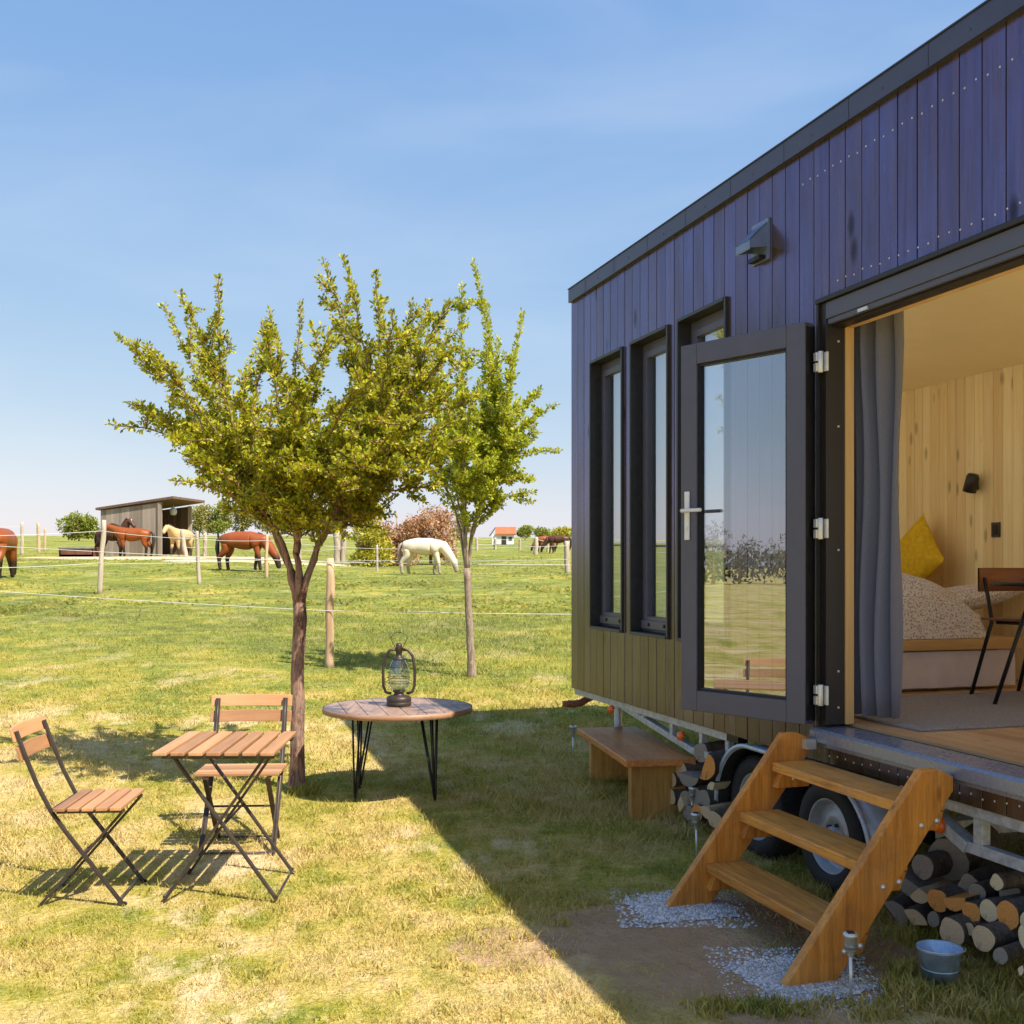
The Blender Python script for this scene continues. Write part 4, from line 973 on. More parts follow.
def folding_chair():
    # local: chair faces +x ; seat height .45 ; origin under seat centre
    r=empty('folding_chair',(0,0,0))
    for i in range(5):
        x0=-.155+i*.062
        b=MB(); b.box(x0,x0+.050,-.225,.225,.440,.456); b.build('seat_slat',M['slat_wood'],r,.003)
    for q in (-.175,.16): MB().box(-.155,.145,q,q+.015,.422,.439).build('seat_rail',M['metal_dark'],r,.001)
    for sy in (-1,1):
        y=.19*sy
        b=MB(); pts=[(-.325,y,.80),(-.29,y,.70),(-.235,y,.56),(-.175,y,.44),(-.11,y,.345),(.15,y,0)]
        for p,q in zip(pts[:-1],pts[1:]): b.bar(p,q,.012,.026,(0,1,0))
        b.tube([(x_,y,z_) for x_,_,z_ in pts],.008,8); b.build('back_leg',M['metal_dark'],r)
        y2=.165*sy
        b=MB(); b.bar((.14,y2,.43),(-.235,y2,0),.012,.026,(0,1,0)); b.build('front_leg',M['metal_dark'],r,.002)
    for x,y,z in ((.127,.19,.03),(-.20,.165,.04),(-.035,.19,.245),(-.175,.19,.44)): MB().tube([(x,-y,z),(x,y,z)],.006,8).build('cross_rod',M['metal_dark'],r)
    for sy in (-1,1):
        b=MB(); b.tube([(.148,.19*sy-.012,.008),(.148,.19*sy+.012,.008)],.012,8); b.build('foot_cap',M['metal_black'],r)
    for z,x in ((.70,-.293),(.785,-.322)):
        b=MB(); n=10; vs=[]
        for j in (0,1):
            for dz in (-.030,.030):
                for i in range(n+1):
                    t=-1+2*i/n; vs.append((x-.014-.022*(1-t*t)-dz*.33+(.013 if j else 0),t*.228,z+dz*(1+(.15*(1-t*t) if dz>0 else 0))))
        m=n+1
        fs=[]
        for i in range(n): fs+=[(i,i+1,m+i+1,m+i),(2*m+i,3*m+i,3*m+i+1,2*m+i+1),(i,2*m+i,2*m+i+1,i+1),(m+i,m+i+1,3*m+i+1,3*m+i)]
        fs+=[(0,m,3*m,2*m),(n,2*m+n,3*m+n,m+n)]
        b.add(vs,fs,0); b.build('back_slat',M['slat_wood'],r,.003)
    return r
c1=folding_chair(); c1.location=(-1.925,5.26,0); c1.rotation_euler=(0,0,R(5)); tag(c1,'wooden slatted folding chair at left, side on, facing the bistro table','chair','folding bistro chairs')
c2=copy_tree(c1); c2.location=(-1.47,6.08,gz(-1.47,6.08)-.02); c2.rotation_euler=(0,0,R(-87)); tag(c2,'slatted folding chair behind the bistro table, beside the tree trunk','chair','folding bistro chairs')

# ------------------------------------------------------------------ round table + lantern
tx,ty=-.745,7.31; tzg=gz(tx,ty)
rt=empty('round_table',(tx,ty,tzg),0,'round plank topped table with scorched patches on thin black hairpin legs','table')
Rr=.48; n=8; b=MB()
for i in range(n):
    x0=-Rr+2*Rr*i/n+.002; x1=-Rr+2*Rr*(i+1)/n-.002
    top=[]; m=10
    for k in range(m+1):
        x=x0+(x1-x0)*k/m; top.append((x,math.sqrt(max(1e-4,(Rr+.001)**2-x*x))))
    poly=top+[(x,-y) for x,y in reversed(top)]
    b.prism(poly,.555,.586,'z',0,Matrix.Rotation(R(14),4,'Z'))
b.build('tabletop',M['plank_top'],rt,.0015)
b=MB(); vs=[]
N=64
b.lathe([(Rr+.003,.552),(Rr+.007,.554),(Rr+.007,.585),(Rr+.003,.587)],64); b.build('edge_band',M['band_wood'],rt)
for (x,y) in ((-.25,-.18),(-.27,.19),(.22,.19),(.25,-.18)):
    b=MB(); s=1 if x>0 else -1
    b.tube([(x-s*.09,y,.555),(x+s*.0,y,.02),(x+s*.004,y,.005),(x+s*.008,y,.02),(x+s*.02,y,.555)],.0065,8)
    b.tube([(x+s*.003,y+.006,.03),(x-s*.02,y+(.08 if y<0 else -.08),.555)],.0065,8); b.box(x-.09,x+.05,y-.03,y+.04,.549,.5545)
    b.build('leg',M['metal_black'],rt)
lx,ly=tx+.005,ty+.02
la=empty('oil_lantern',(lx,ly,tzg+.5865),0,'dark brown hurricane lantern with glass globe on the round table','lantern')
b=MB(); b.lathe([(.0001,.002),(.076,.0),(.082,.006),(.082,.024),(.078,.028),(.082,.034),(.080,.056),(.07,.064),(.035,.072),(.03,.085),(.042,.095),(.04,.104),(.0001,.104)],32); b.build('tank',M['metal_dark'],la)
b=MB(); b.lathe([(.038,.105),(.062,.13),(.072,.17),(.070,.22),(.056,.27),(.040,.30)],28); b.build('glass_globe',M['lantern_glass'],la)
b=MB()
for s in (-1,1): b.tube([(s*.05,0,.08),(s*.085,0,.088),(s*.102,0,.13),(s*.104,0,.24),(s*.09,0,.325),(s*.06,0,.362),(s*.02,0,.37)],.0095,10)
b.lathe([(.04,.300),(.046,.304),(.032,.315),(.020,.325),(.018,.345),(.023,.35),(.021,.40),(.014,.41),(.0001,.412)],20)
b.build('frame',M['metal_dark'],la)
b=MB()
for z,rr in ((.15,.072),(.185,.076),(.22,.074),(.255,.066)): 
    b.tube([(rr*math.cos(t),rr*math.sin(t),z) for t in [2*math.pi*k/24 for k in range(25)]],.0018,5,caps=False)
for s in (-1,1): b.tube([(s*.1,0,.15),(0,.07,.2),(s*-.02,.06,.23)],.0018,5)
b.build('guard_wire',M['metal_dark'],la)
b=MB(); b.tube([(-.02,0,.37),(-.045,.0,.42),(-.055,.01,.445),(-.03,.02,.475),(.0,.02,.48),(.035,.02,.47),(.058,.01,.445),(.045,0,.42),(.02,0,.37)],.0022,6); b.build('carry_handle',M['metal_black'],la)

# ------------------------------------------------------------------ trees
def bez(p,c,q,n): return [p*(1-t)**2+c*2*t*(1-t)+q*t*t for t in [i/n for i in range(n+1)]]
def leaves_mesh(nodes,size,name,mat,parent,per=5,spread=.035,fold=True):
    n=len(nodes)*per
    P=np.repeat(np.array([p[:3] for p in nodes]),per,0); D=np.repeat(np.array([p[3:6] for p in nodes]),per,0)
    rnd=RNG.normal(size=(n,3)); rnd/=np.linalg.norm(rnd,axis=1)[:,None]
    dirv=rnd+D*.7+np.array([0,0,.15]); dirv/=np.linalg.norm(dirv,axis=1)[:,None]
    side=np.cross(dirv,RNG.normal(size=(n,3))); side/=np.linalg.norm(side,axis=1)[:,None]
    nr=np.cross(dirv,side)
    L=size*(.6+.7*RNG.random(n))[:,None]; Wd=L*.26
    base=P+rnd*spread*RNG.random(n)[:,None]
    a=base; bq=base+dirv*L*.5+side*Wd-nr*L*.06; c=base+dirv*L-nr*L*.12; d=base+dirv*L*.5-side*Wd-nr*L*.06
    V=np.concatenate([a,bq,c,d]); i=np.arange(n); Fq=np.stack([i,i+n,i+2*n,i+3*n],-1)
    return fastmesh(name,V,Fq,mat,parent,4)
def garden_tree(base,H,fork_z,r0,tips,leafmat,label,seed,lean,bark,nsub=9,size=.055,lowz=.9,per=6,sublen=.5,nmain=5,rf=1.0,mr=1.0):
    rd=random.Random(seed); base=Vector(base); root=empty('young_tree',base,0,label,'tree'); tips=list(tips)
    tips+=[tuple(f+(Vector(t_)-f)*rd.uniform(.5,.8)+Vector((rd.uniform(-.2,.2),rd.uniform(-.3,.3),rd.uniform(-.1,.15)))) for f in [Vector((lean[0],lean[1],fork_z))] for t_ in list(tips)]
    tb=MB(); f=Vector((lean[0],lean[1],fork_z))
    pts=[Vector((0,0,-.05))]+[f*t+Vector((mnoise.noise(Vector((t*4,seed,0)))*.02,0,0)) for t in (.02,.15,.3,.45,.6,.75,.9,1.0)]
    rr=[r0*1.5,r0*1.3,r0*1.05,r0*1.0,r0*.97,r0*.95,r0*.93,r0*.98,r0*.92]; tb.tube(pts,rr,14); tk=tb.build('trunk',bark,root)
    nodes=[]; lb_=MB()
    def addtwig(pp,start=0,r=.006,step=.022):
        acc=0
        for a,c in zip(pp[:-1],pp[1:]):
            d=(c-a); l=d.length; 
            if l<1e-6: continue
            d/=l; x=0
            while x<l:
                p=a+d*x; nodes.append((p.x,p.y,p.z,d.x,d.y,d.z)); x+=step
    mains=[]
    for k in range(nmain):
        a_=2*math.pi*k/nmain+.5*rd.random()+.4; hh=(max(t_[2] for t_ in tips)-f.z)*rd.uniform(.24,.34); rad=hh*rd.uniform(.30,.55)*rf
        q=f+Vector((math.cos(a_)*rad*1.25,math.sin(a_)*rad*.8,hh)); c_=f+Vector((math.cos(a_)*rad*.25,math.sin(a_)*rad*.2,hh*.5)); mp_=bez(f-Vector((-math.cos(a_)*r0*.3,-math.sin(a_)*r0*.3,.03)),c_,q,10)
        for j in range(2,10): mp_[j]=mp_[j]+Vector((rd.uniform(-1,1),rd.uniform(-1,1),0))*.012
        mains.append(mp_); lb_.tube(mp_,[r0*mr*(.60-.035*j) for j in range(11)],9)
    for ti,tip in enumerate(tips):
        tip=Vector(tip); best=None
        for mi,mp_ in enumerate(mains):
            for j in range(2,11):
                p=mp_[j]; d=tip-p
                if d.z<-.3*abs(d.x)-.1: continue
                dir_=(mp_[j]-mp_[j-1]).normalized(); c_=d.length*.6+(1-d.normalized().dot(dir_))*.5+rd.random()*.08
                if best is None or c_<best[0]: best=(c_,p,dir_,j)
        if best is None: best=(0,mains[0][3],Vector((0,0,1)),3)
        _,p0,dir_,jj=best; ln=(tip-p0).length
        ctrl=p0+(dir_*.7+(tip-p0).normalized()*.5+Vector((0,0,.25))).normalized()*ln*.48
        pp=bez(p0,ctrl,tip,14)
        for k in range(1,14): pp[k]=pp[k]+Vector((rd.uniform(-1,1),rd.uniform(-1,1),rd.uniform(-1,1)))*.012
        r1=min(r0*(.6-.045*jj),.007+.011*min(1,ln/1.5))
        lb_.tube(pp,[r1*(1-.85*i/14)+.002 for i in range(15)],7)
        addtwig(pp[3:],step=.020)
        for k in range(nsub):
            i=rd.randint(1,12); p=pp[i]; d=(pp[i+1]-pp[i-1]).normalized()
            o=Vector((rd.uniform(-1,1),rd.uniform(-1,1),rd.uniform(-.45,.7))); dd=(d*.55+o.normalized()*.75).normalized()
            l=sublen*(.4+rd.random()*.8)*(1.12-i/24)
            q=p+dd*l+Vector((0,0,.08*l)); s=bez(p,p+dd*l*.5-Vector((0,0,.06*l)),q,5)
            if q.z<lowz: continue
            lb_.tube(s,[.006*(1-.7*j/5)+.001 for j in range(6)],5); addtwig(s[1:],step=.024)
            for m in range(3):
                j=rd.randint(1,4); o2=Vector((rd.uniform(-1,1),rd.uniform(-1,1),rd.uniform(-.4,.8))).normalized(); e=s[j]+(dd*.5+o2*.8).normalized()*l*.42
                if e.z<lowz: continue
                lb_.tube([s[j],(s[j]+e)/2+Vector((0,0,-.01)),e],[.003,.0025,.001],4); addtwig([s[j]+(e-s[j])*.25,e],step=.026)
    lb_.build('limb',bark,tk)
    cr=leaves_mesh(nodes,size,'crown',leafmat,root,per,size*.55)
    return root,len(nodes)
def tips_from_px(lst,base,Z,seed,spread):
    rd=random.Random(seed); out=[]
    for e in lst:
        x,y=e[:2]; dz=e[2] if len(e)>2 else rd.uniform(-spread,spread); p=px(x,y,Z+dz); out.append((p.x-base.x,p.y-base.y,p.z-base.z))
    return out
B1=ground(297,790); Z1=B1.y
t1=[(114,333,.3),(108,424,-.4),(126,402,.5),(180,290,.2),(219,277,-.2),(163,305,.6),(150,348,-.6),(204,352,.8),(262,322,-.7),(322,258,.2),(343,256,-.2),(300,300,.5),(352,285,.7),(376,272,-.3),(412,300,.0),(444,318,.4),(455,345,-.5),(430,300,.8),(392,310,-.8),(468,380,.2),(462,420,.5),(450,455,-.4),(232,400,-.9),(250,360,.9),(330,330,-.9),(380,370,-1.0),(300,380,-1.0),(410,420,-.9),(200,450,.2),(175,430,.7),(260,460,-.8),(420,480,.5),(380,470,-.9),(340,420,1.0),(240,430,.9),(462,325,.1),(476,352,.3),(450,305,-.1),(474,395,-.2),(465,440,-.3),(425,320,.5),(400,330,.4),(160,420,-.2),(190,400,.3),(270,310,.4),(400,380,1.0),(320,470,-.7),(440,490,.1),(220,470,-.3)]
garden_tree(B1,3.6,(790-600)*Z1/F,.046,tips_from_px(t1,B1,Z1,3,.8),M['leaf'],'nearer young tree with wide upright leafy crown, trunk beside the chair',11,(.01,.02),M['bark'],10,.033,px(0,515,Z1).z-B1.z,6,.28,6)
B2=ground(472,676); Z2=B2.y
t2=[(474,262,.1),(462,285,-.4),(486,300,.5),(522,312,.2),(514,350,-.3),(498,338,.6),(556,404,.0),(540,388,.5),(560,450,-.2),(534,478,.3),(526,440,-.6),(505,470,.4),(448,330,.4),(440,380,-.6),(452,420,.8),(446,470,-.3),(480,380,-.9),(500,400,.9),(470,440,-.9),(520,400,.8),(490,460,-.6),(468,350,.8),(436,440,.2),(500,365,.1),(510,385,-.4),(490,340,.7),(528,420,-.2),(512,430,1.0)]
garden_tree(B2,5,(676-568)*Z2/F,.046,tips_from_px(t2,B2,Z2,5,.9),M['leaf2'],'farther young tree with narrow bright crown and pale trunk, right of the table',23,(-.06,.0),M['bark_pale'],5,.046,px(0,505,Z2).z-B2.z,6,.34,6,.5,.72)

def far_tree(x,Y,w,h,label,name='tree',mat='leaf_far',n=900,group=None,cat='tree',trunk=.12,leaf=None,flat=False,bare=False,sd=None):
    rd=random.Random(int(x*13+Y*7) if sd is None else sd); z=gz(x,Y); root=empty(name,(x,Y,z),0,label,cat,group)
    b=MB(); b.tube([(0,0,-.1),(rd.uniform(-.03,.03)*h,0,h*.3),(rd.uniform(-.05,.05)*h,0,h*.8)],[h*.03,h*.022,h*.006],8)
    for k in range(7):
        a=rd.random()*6.28; q=(math.cos(a)*w*.36,math.sin(a)*w*.36,h*(.5+.35*rd.random())); b.tube([(0,0,h*(.12+.3*rd.random())),(q[0]*.5,q[1]*.5,q[2]*.75),q],[h*.014,h*.009,h*.003],5)
    b.build('trunk',M['bark'],root)
    cl=[]; nc=rd.randint(9,14)
    for k in range(nc):
        a=rd.random()*6.28; q=math.sqrt(rd.random())*w*.34; zz=h*(trunk+.16+(.62-trunk)*rd.random()+.1)
        cl.append((q*math.cos(a),q*math.sin(a),zz*(1-.35*(q/w)**2*4*.5),w*(.14+.12*rd.random())))
    nodes=[]
    for i in range(n):
        c=cl[rd.randrange(nc)]; d=Vector((rd.gauss(0,1),rd.gauss(0,1),rd.gauss(0,1))).normalized(); r=c[3]*(.55+.55*rd.random())
        if bare: r*=1.3*rd.random()**.5
        p=Vector(c[:3])+Vector((d.x*r,d.y*r,d.z*r*(h/w if h<w else .9)))
        if p.z<h*max(0,trunk)*.7: p.z=h*max(0,trunk)*.7+rd.random()*.1*h
        nodes.append((p.x,p.y,p.z,d.x,d.y,d.z))
    leaves_mesh(nodes,leaf or max(.25,w*.075),'crown',M[mat],root,3,w*.03)
    return root
def ft(x0,x1,ytop,Z,label,**k):
    X=((x0+x1)/2-CX)*Z/F; w=(x1-x0)*Z/F; h=(EYE-(ytop-HY)*Z/F-gz(X,Z))*1.12; return far_tree(X,Z,w,h,label,**k)
ft(60,98,517,120,'round green lone tree on the horizon left of the shelter',n=1500,trunk=.02)
GT='trees on the skyline behind the paddock'
ft(184,214,508,150,'olive green skyline tree just right of the shelter roof',mat='leaf_olive',n=1200,trunk=.02,group=GT)
ft(203,234,505,152,'taller olive skyline tree second right of the shelter',mat='leaf_far',n=1400,trunk=.02,group=GT)
ft(226,258,506,156,'brownish skyline tree behind the red bay horse',mat='leaf_olive',n=1300,trunk=.02,group=GT)
ft(250,285,512,150,'low skyline tree behind the nearer trunk',mat='leaf_olive',n=900,trunk=.02,group=GT)
ft(276,312,516,158,'pale skyline tree seen between the forked limbs',mat='leaf_far',n=900,trunk=.02,group=GT)
ft(305,345,514,160,'low skyline tree left of the yellow bush',mat='leaf_olive',n=900,trunk=.02,group=GT)
ft(447,472,522,158,'small brown skyline tree right of the copper bush',mat='leaf_olive',n=600,trunk=.02,group=GT)
ft(514,536,527,160,'green skyline tree right beside the red roofed shed',mat='leaf_far',n=800,trunk=.02,group=GT)
ft(532,556,528,162,'low green skyline tree between shed and wagon',mat='leaf_far',n=800,trunk=.02,group=GT)
ft(550,580,529,158,'low yellowish skyline tree next to the wagon corner',mat='leaf_yellow',n=800,trunk=.02,group=GT)
ft(574,610,527,160,'low skyline tree mostly behind the wagon corner',mat='leaf_far',n=700,trunk=.02,group=GT)
# bushes
ft(340,390,508,50,'yellow green leafy bush left of the copper bush',name='bush',cat='bush',mat='leaf_yellow',n=1900,trunk=-.2,leaf=.15)
ft(370,424,512,52,'left copper red bush behind the cream pony',name='bush',cat='bush',mat='leaf_copper',n=2600,trunk=-.2,leaf=.13,bare=True,group='copper coloured bushes')
ft(402,460,510,53,'right copper red bush above the back of the cream pony',name='bush',cat='bush',mat='leaf_copper',n=2900,trunk=-.2,leaf=.13,bare=True,group='copper coloured bushes')
# tree row off to the left, seen in the door glass
GR='bare looking trees off left, mirrored in the door glass'
for i in range(36):
    y=-50+i*2.9+random.uniform(-1,1); far_tree(-92+random.uniform(-6,6),y,random.uniform(3.4,5.2),random.uniform(4.2,5.8),'bare looking tree of the distant row mirrored in the glass door',mat='leaf_bare',n=420,trunk=.05,group=GR,leaf=.22,bare=True)
tag(empty('hedge',(-96,0,0)),'dark hedge below the mirrored tree row','hedge')
hg=bpy.data.objects['hedge']; nodes=[]
for i in range(9000): nodes.append((random.uniform(-1.5,1.5),random.uniform(-90,75),random.random()**.7*2.6,0,0,1))
hm=leaves_mesh(nodes,.5,'foliage',M['leaf_bare'],hg,2,.3)
for i in range(9):
    y=44+i*11; far_tree(-190+random.uniform(-6,6),y,13,8,'bare looking tree beyond the rapeseed mirrored in the windows',mat='leaf_bare',n=500,trunk=.1,group='trees beyond the rapeseed field',leaf=.6,bare=True)

# ------------------------------------------------------------------ fences
def post_mesh(h,r,lean=(0,0),n=9,seed=0):
    b=MB(); pts=[]; rr=[]
    for i in range(9):
        t=i/8; pts.append((lean[0]*t+mnoise.noise(Vector((seed,t*3,0)))*r*.5,lean[1]*t,-.1+(h+.1)*t)); rr.append(r*(1.08-.12*t+.18*mnoise.noise(Vector((seed*3,t*6,5)))))
    rr[-1]*=.9
    b.tube(pts,rr,n); return b
def wire(pts,r,parent,sag=.0,name='wire'):
    P=[]
    for p,q in zip(pts[:-1],pts[1:]):
        p=Vector(p); q=Vector(q)
        for k in range(8): t=k/8; c=p.lerp(q,t); c.z-=sag*4*t*(1-t); P.append(c)
    P.append(Vector(pts[-1])); b=MB(); b.tube(P,r,5); b.build(name,M['tape'],parent)
fa=empty('near_fence',(0,0,0),0,'wooden post with two thin white wires crossing behind the tables','fence')
bp=ground(330,668); b=post_mesh(1.37,.052,(0,0),12,1); b.build('post',M['post_wood'],fa,loc=bp)
pl=Vector((-8.2,15.2,gz(-8.2,15.2))); post_mesh(1.4,.05,(0,0),12,2).build('post',M['post_wood'],fa,loc=pl)
pr_=Vector((4.0,13.6,gz(4,13.6))); post_mesh(1.4,.05,(0,0),12,3).build('post',M['post_wood'],fa,loc=pr_)
for hh,yl in ((.715,.98),(1.32,1.58)):
    wire([pl+Vector((0,-.055,yl)),bp+Vector((0,-.06,hh)),pr_+Vector((0,-.055,hh-.02))],.0045,fa,.02)
def fence(name,label,posts,heights,rw=.01):
    f=empty(name,(0,0,0),0,label,'fence'); pts=[]
    for i,(x,yb,yt,lean,r,mt,*zz) in enumerate(posts):
        if zz: Z=zz[0]; X=(x-CX)*Z/F; q=Vector((X,Z,gz(X,Z)))
        else: q=ground(x,yb)
        k=F/q.y; h=(yb-yt)/k; post_mesh(h,r,(lean/k,0),8,i+x).build('post',M[mt],f,loc=q); pts.append((q,h,lean/k))
    for hh in heights:
        wire([q+Vector((ln*hh,-r-.02,h*hh)) for q,h,ln in pts],rw,f,.04)
    return f
fence('paddock_fence','white taped fence on pale posts crossing the middle of the paddock',[(-60,600,525,3,.06,'post_pale'),(99,594,520,5,.065,'post_pale'),(199,584,531,-2,.06,'post_pale'),(266,578,534,1,.06,'post_wood'),(377,563,536,0,.05,'post_pale',44.5),(567,573,541,0,.11,'post_pale')],(.42,.85),.007)
fence('far_fence','weathered post and wire fence behind the horses at left',[(-30,556,520,0,.1,'post_pale'),(22,555,522,0,.09,'post_pale'),(39,553,523,-1,.10,'post_wood'),(45,551,528,0,.07,'post_wood')],(.45,.85),.008)
fence('corral_fence','weathered posts with rails between shelter and copper bush',[(186,556,528,-4,.11,'post_pale',54),(205,553,529,0,.10,'post_pale',56),(300,556,530,0,.08,'post_pale',54),(337,558,526,0,.16,'post_pale',54),(343,560,524,1,.13,'post_pale',54)],(.4,.8),.010)
fence('bush_fence','leaning pale posts in front of the copper bush',[(372,563,536,6,.15,'post_pale'),(387,561,538,0,.10,'post_wood')],(.8,),.01)
fence('right_fence','low grey fence by the red roofed shed and grazing horses',[(477,549,536,0,.1,'post_pale',86),(495,549,537,0,.12,'post_pale',90),(520,549,538,0,.1,'post_pale',88),(536,556,539,0,.14,'post_pale',74),(548,553,541,0,.1,'post_pale',80)],(.45,.9),.02)

# ------------------------------------------------------------------ shelter, trough, shed
def shelter():
    A=px(101,556,58); A.z=gz(A.x,58); Bq=px(159,556,57); C=px(189,556,60.5); Dq=A+(C-Bq)
    r=empty('field_shelter',(Bq.x,Bq.y,gz(Bq.x,57)),0,'weathered plank field shelter with open front and sloping roof','shelter'); o=Vector((Bq.x,Bq.y,0)); z0=0
    loc=[Vector((p.x-o.x,p.y-o.y,0)) for p in (A,Bq,C,Dq)]
    hA,hB=2.38,2.72
    def wall(p,q,h0,h1,name,n,mt='weathered'):
        b=MB()
        for i in range(n):
            t0,t1=i/n,(i+1)/n; a=p.lerp(q,t0+.0008); c=p.lerp(q,t1-.0008); nn=(q-p).normalized().cross(Vector((0,0,1)))*.03
            ha=h0+(h1-h0)*t0; hc=h0+(h1-h0)*t1; j=random.uniform(-.012,.012)
            P=[a+nn*j,c+nn*j,c+nn*j+Vector((0,0,hc)),a+nn*j+Vector((0,0,ha))]; Q=[x+nn for x in P]
            b.add(P+Q,[(0,1,2,3),(7,6,5,4),(0,4,5,1),(1,5,6,2),(2,6,7,3),(3,7,4,0)])
        return b.build(name,M[mt],r)
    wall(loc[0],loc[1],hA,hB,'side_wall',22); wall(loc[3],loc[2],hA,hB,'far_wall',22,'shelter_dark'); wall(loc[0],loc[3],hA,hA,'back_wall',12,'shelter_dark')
    d=(loc[1]-loc[0]).normalized(); s=(loc[2]-loc[1]).normalized()
    P=[loc[0]-d*.25-s*.15,loc[1]+d*.9-s*.15,loc[2]+d*.9+s*.15,loc[3]-d*.25+s*.15]; zz=[hA-.0,hB+.18,hB+.18,hA-.0]
    b=MB(); V=[p+Vector((0,0,z+.02)) for p,z in zip(P,zz)]+[p+Vector((0,0,z+.14)) for p,z in zip(P,zz)]
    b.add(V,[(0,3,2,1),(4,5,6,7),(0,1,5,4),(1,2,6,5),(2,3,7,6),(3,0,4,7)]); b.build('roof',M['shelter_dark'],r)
    for p in (loc[1]+d*.06,loc[2]+d*.06): b=MB(); b.box(p.x-.09,p.x+.09,p.y-.09,p.y+.09,0,hB+.02); b.build('post',M['weathered'],r)
    b=MB(); q=loc[1].lerp(loc[2],.35)+d*.2; b.lathe([(.0001,-.34),(.14,-.3),(.2,-.15),(.16,0),(.03,.1),(.012,.2)],12,(q.x,q.y,hB-.25)); nn=b.build('hay_net',M['net']); nn.location=r.location; tag(nn,'pale hay net hanging under the shelter roof','hay net')
    return r
shelter()
def slab(P,h,name,mat,label,cat):
    pass
q=px(79,556,55.5); zq=gz(q.x,q.y); b=MB(); W2=.85
tr=empty('feed_trough',(q.x,q.y,zq),0,'long rusty brown trough lying left of the shelter','trough')
b.prism([(-W2,0),(W2,0),(W2+.02,.5),(W2-.06,.5),(W2-.08,.12),(-W2+.08,.12),(-W2+.06,.5),(-W2-.02,.5)],-.35,.35,'y'); b.box(-W2+.02,W2-.02,-.35,-.29,.0,.49); b.box(-W2+.02,W2-.02,.29,.35,.0,.49); b.build('tub',M['trough'],tr)
b=MB(); b.box(-W2-.04,W2+.04,-.38,-.352,.42,.5); b.build('rim_rail',M['roof_metal'],tr)
q=px(97,556,57); b=MB(); b.prism([(-.35,0),(.2,0),(.38,1.25),(.30,1.25)],-.02,.02,'y'); o=b.build('leaning_sheet',M['tarp']); o.location=(q.x,q.y,gz(q.x,q.y)); tag(o,'dark grey sheet leaning against the left end of the shelter','sheet')
def shed():
    Z=118; q=px(503,545,Z); w=26*Z/F; r=empty('red_roofed_shed',(q.x,Z,gz(q.x,Z)),0,'small white shed with red tiled roof on the horizon','shed'); h=1.05
    b=MB(); b.box(-w*.42,w*.42,0,2.2,0,h); b.build('wall',M['house_wall'],r)
    b=MB(); b.prism([(-.25,h),(1.1,h+.75),(2.45,h),(2.45,h+.08),(1.1,h+.84),(-.25,h+.08)],-w*.30,w*.5,'x'); b.build('roof',M['roof_tile'],r)
    b=MB(); b.prism([(-w*.52,h-.15),(-w*.30,h+.72),(-w*.30,h+.8),(-w*.54,h-.1)],-.2,2.4,'y'); b.build('lean_to_roof',M['roof_metal'],r)
    b=MB(); b.box(-.15,.35,-.03,-.005,.0,.85); b.build('door',M['metal_dark'],r)
    b=MB(); b.box(.6,.95,-.03,-.005,.4,.8); b.build('window',M['trim_dark'],r)
shed()

# ------------------------------------------------------------------ horses
def skin_mesh(chains,name,mat,parent=None):
    me=bpy.data.meshes.new(name); vs=[]; es=[]; rs=[]
    def addc(ch,start=None):
        prev=start
        for (x,y,z,r) in ch: vs.append((x,y,z)); rs.append(r); i=len(vs)-1; (es.append((prev,i)) if prev is not None else None); prev=i
        return prev
    idx={}
    for nm,start,ch in chains:
        s=idx[start] if start else None; base=len(vs); addc(ch,s)
        for k in range(len(ch)): idx[(nm,k)]=base+k
    me.from_pydata(vs,es,[]); o=bpy.data.objects.new(name,me); COL.objects.link(o)
    m=o.modifiers.new('skin','SKIN'); m.use_smooth_shade=True
    for i,r in enumerate(rs): sv=me.skin_vertices[0].data[i]; sv.radius=(r,r); sv.use_root=(i==0)
    s=o.modifiers.new('sub','SUBSURF'); s.levels=2; s.render_levels=2
    dg=bpy.context.evaluated_depsgraph_get(); new=bpy.data.meshes.new_from_object(o.evaluated_get(dg)); 
    bpy.data.objects.remove(o); new.materials.clear(); new.materials.append(mat); new.polygons.foreach_set('use_smooth',[True]*len(new.polygons))
    o=bpy.data.objects.new(name,new); COL.objects.link(o)
    if parent: o.parent=parent
    return o
